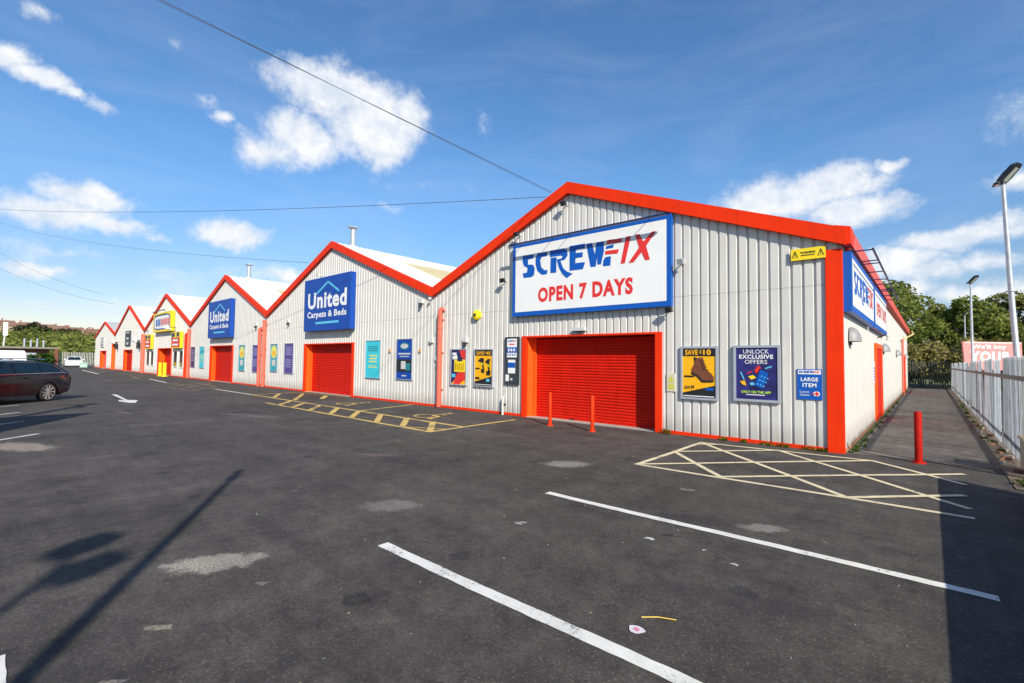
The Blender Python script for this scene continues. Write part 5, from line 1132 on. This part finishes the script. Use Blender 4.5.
n2 = noise(N, L, V0, 11, 14, .7); n3 = noise(N, L, V0, 5, 6, .55)
den = mth(N, L, 'ADD', acc, mth(N, L, 'MULTIPLY', mth(N, L, 'SUBTRACT', n2, .51), 1.7))
mr = N.new('ShaderNodeMapRange'); mr.interpolation_type = 'SMOOTHSTEP'; mr.inputs[1].default_value = .0; mr.inputs[2].default_value = .7; mr.inputs[3].default_value = 0; mr.inputs[4].default_value = .96; L.new(den, mr.inputs[0])
# cloud body colour: whiter where thick and upward facing, greyer in the folds
nv = N.new('ShaderNodeVectorMath'); nv.operation = 'ADD'; L.new(V0, nv.inputs[0]); nv.inputs[1].default_value = (.05, -.02, .035)
n4 = noise(N, L, nv.outputs[0], 24, 10, .62)
shade = ramp(N, L, mth(N, L, 'ADD', mth(N, L, 'MULTIPLY', n4, .8), mth(N, L, 'MULTIPLY', n2, .2)), [(.40, (4.3, 4.75, 5.4)), (.50, (5.2, 5.4, 5.75)), (.60, (6.0, 6.0, 6.0))])
haze = N.new('ShaderNodeMapRange'); haze.inputs[1].default_value = .45; haze.inputs[2].default_value = .0; haze.inputs[3].default_value = 0; haze.inputs[4].default_value = 1; 
sz = N.new('ShaderNodeSeparateXYZ'); L.new(V0, sz.inputs[0]); L.new(sz.outputs[2], haze.inputs[0])
hs_ = N.new('ShaderNodeHueSaturation'); hs_.inputs['Saturation'].default_value = 1.17; L.new(sky.outputs[0], hs_.inputs['Color'])
hk = N.new('ShaderNodeMapRange'); hk.inputs[1].default_value = .0; hk.inputs[2].default_value = .38; hk.inputs[3].default_value = .72; hk.inputs[4].default_value = 1; hk.interpolation_type = 'SMOOTHSTEP'; L.new(sz.outputs[2], hk.inputs[0])
hk.inputs[3].default_value = 0
skyc = mixc(N, L, 1.0, hs_.outputs[0], ramp(N, L, hk.outputs[0], [(0, (.80, .66, .66)), (.5, (.90, .84, .84)), (1, (1.03, 1.03, 1.03))]), 'MULTIPLY')
# thin high cirrus veil
cm = N.new('ShaderNodeMapping'); cm.inputs['Scale'].default_value = (1.2, 1.2, 5); cm.inputs['Rotation'].default_value = (0, R(12), 0); L.new(V0, cm.inputs[0])
cv = ramp(N, L, noise(N, L, cm.outputs[0], 2.6, 9, .65, .6), [(.42, (0, 0, 0)), (.8, (.11, .11, .11))])
skyc = mixc(N, L, cv, skyc, (5.4, 5.7, 6.1))
fin = mixc(N, L, mr.outputs[0], skyc, shade)
L.new(fin, bg.inputs['Color']); bg.inputs['Strength'].default_value = .128

sd = bpy.data.lights.new('sun', 'SUN'); sd.energy = 5.0; sd.angle = R(.53); sd.color = (1, .93, .81); so = bpy.data.objects.new('sun', sd); COL.objects.link(so)
sv = Vector((.8625*math.cos(el_s), -.506*math.cos(el_s), math.sin(el_s))); so.rotation_euler = sv.to_track_quat('Z', 'Y').to_euler(); so.location = (10, -10, 20)

# ------------------------------------------------------------------ camera
cam = bpy.data.cameras.new('camera'); cam.sensor_width = 36; cam.lens = 472.88/1024*36; cam.clip_end = 5000; cam.clip_start = .05
co = bpy.data.objects.new('camera', cam); COL.objects.link(co)
Fw = Vector((-.66161131, .74876837, .04020444)); Rt = Vector((.74965025, .66171438, .01259295)); Up = Vector((.01717465, -.0384709, .99911212))
co.matrix_world = Matrix(((Rt.x, Up.x, -Fw.x, 0), (Rt.y, Up.y, -Fw.y, 0), (Rt.z, Up.z, -Fw.z, 1.65), (0, 0, 0, 1)))
S.camera = co
S.view_settings.view_transform = 'Standard'; S.view_settings.look = 'None'; S.view_settings.exposure = .42; S.view_settings.gamma = 1
S.view_settings.use_curve_mapping = False
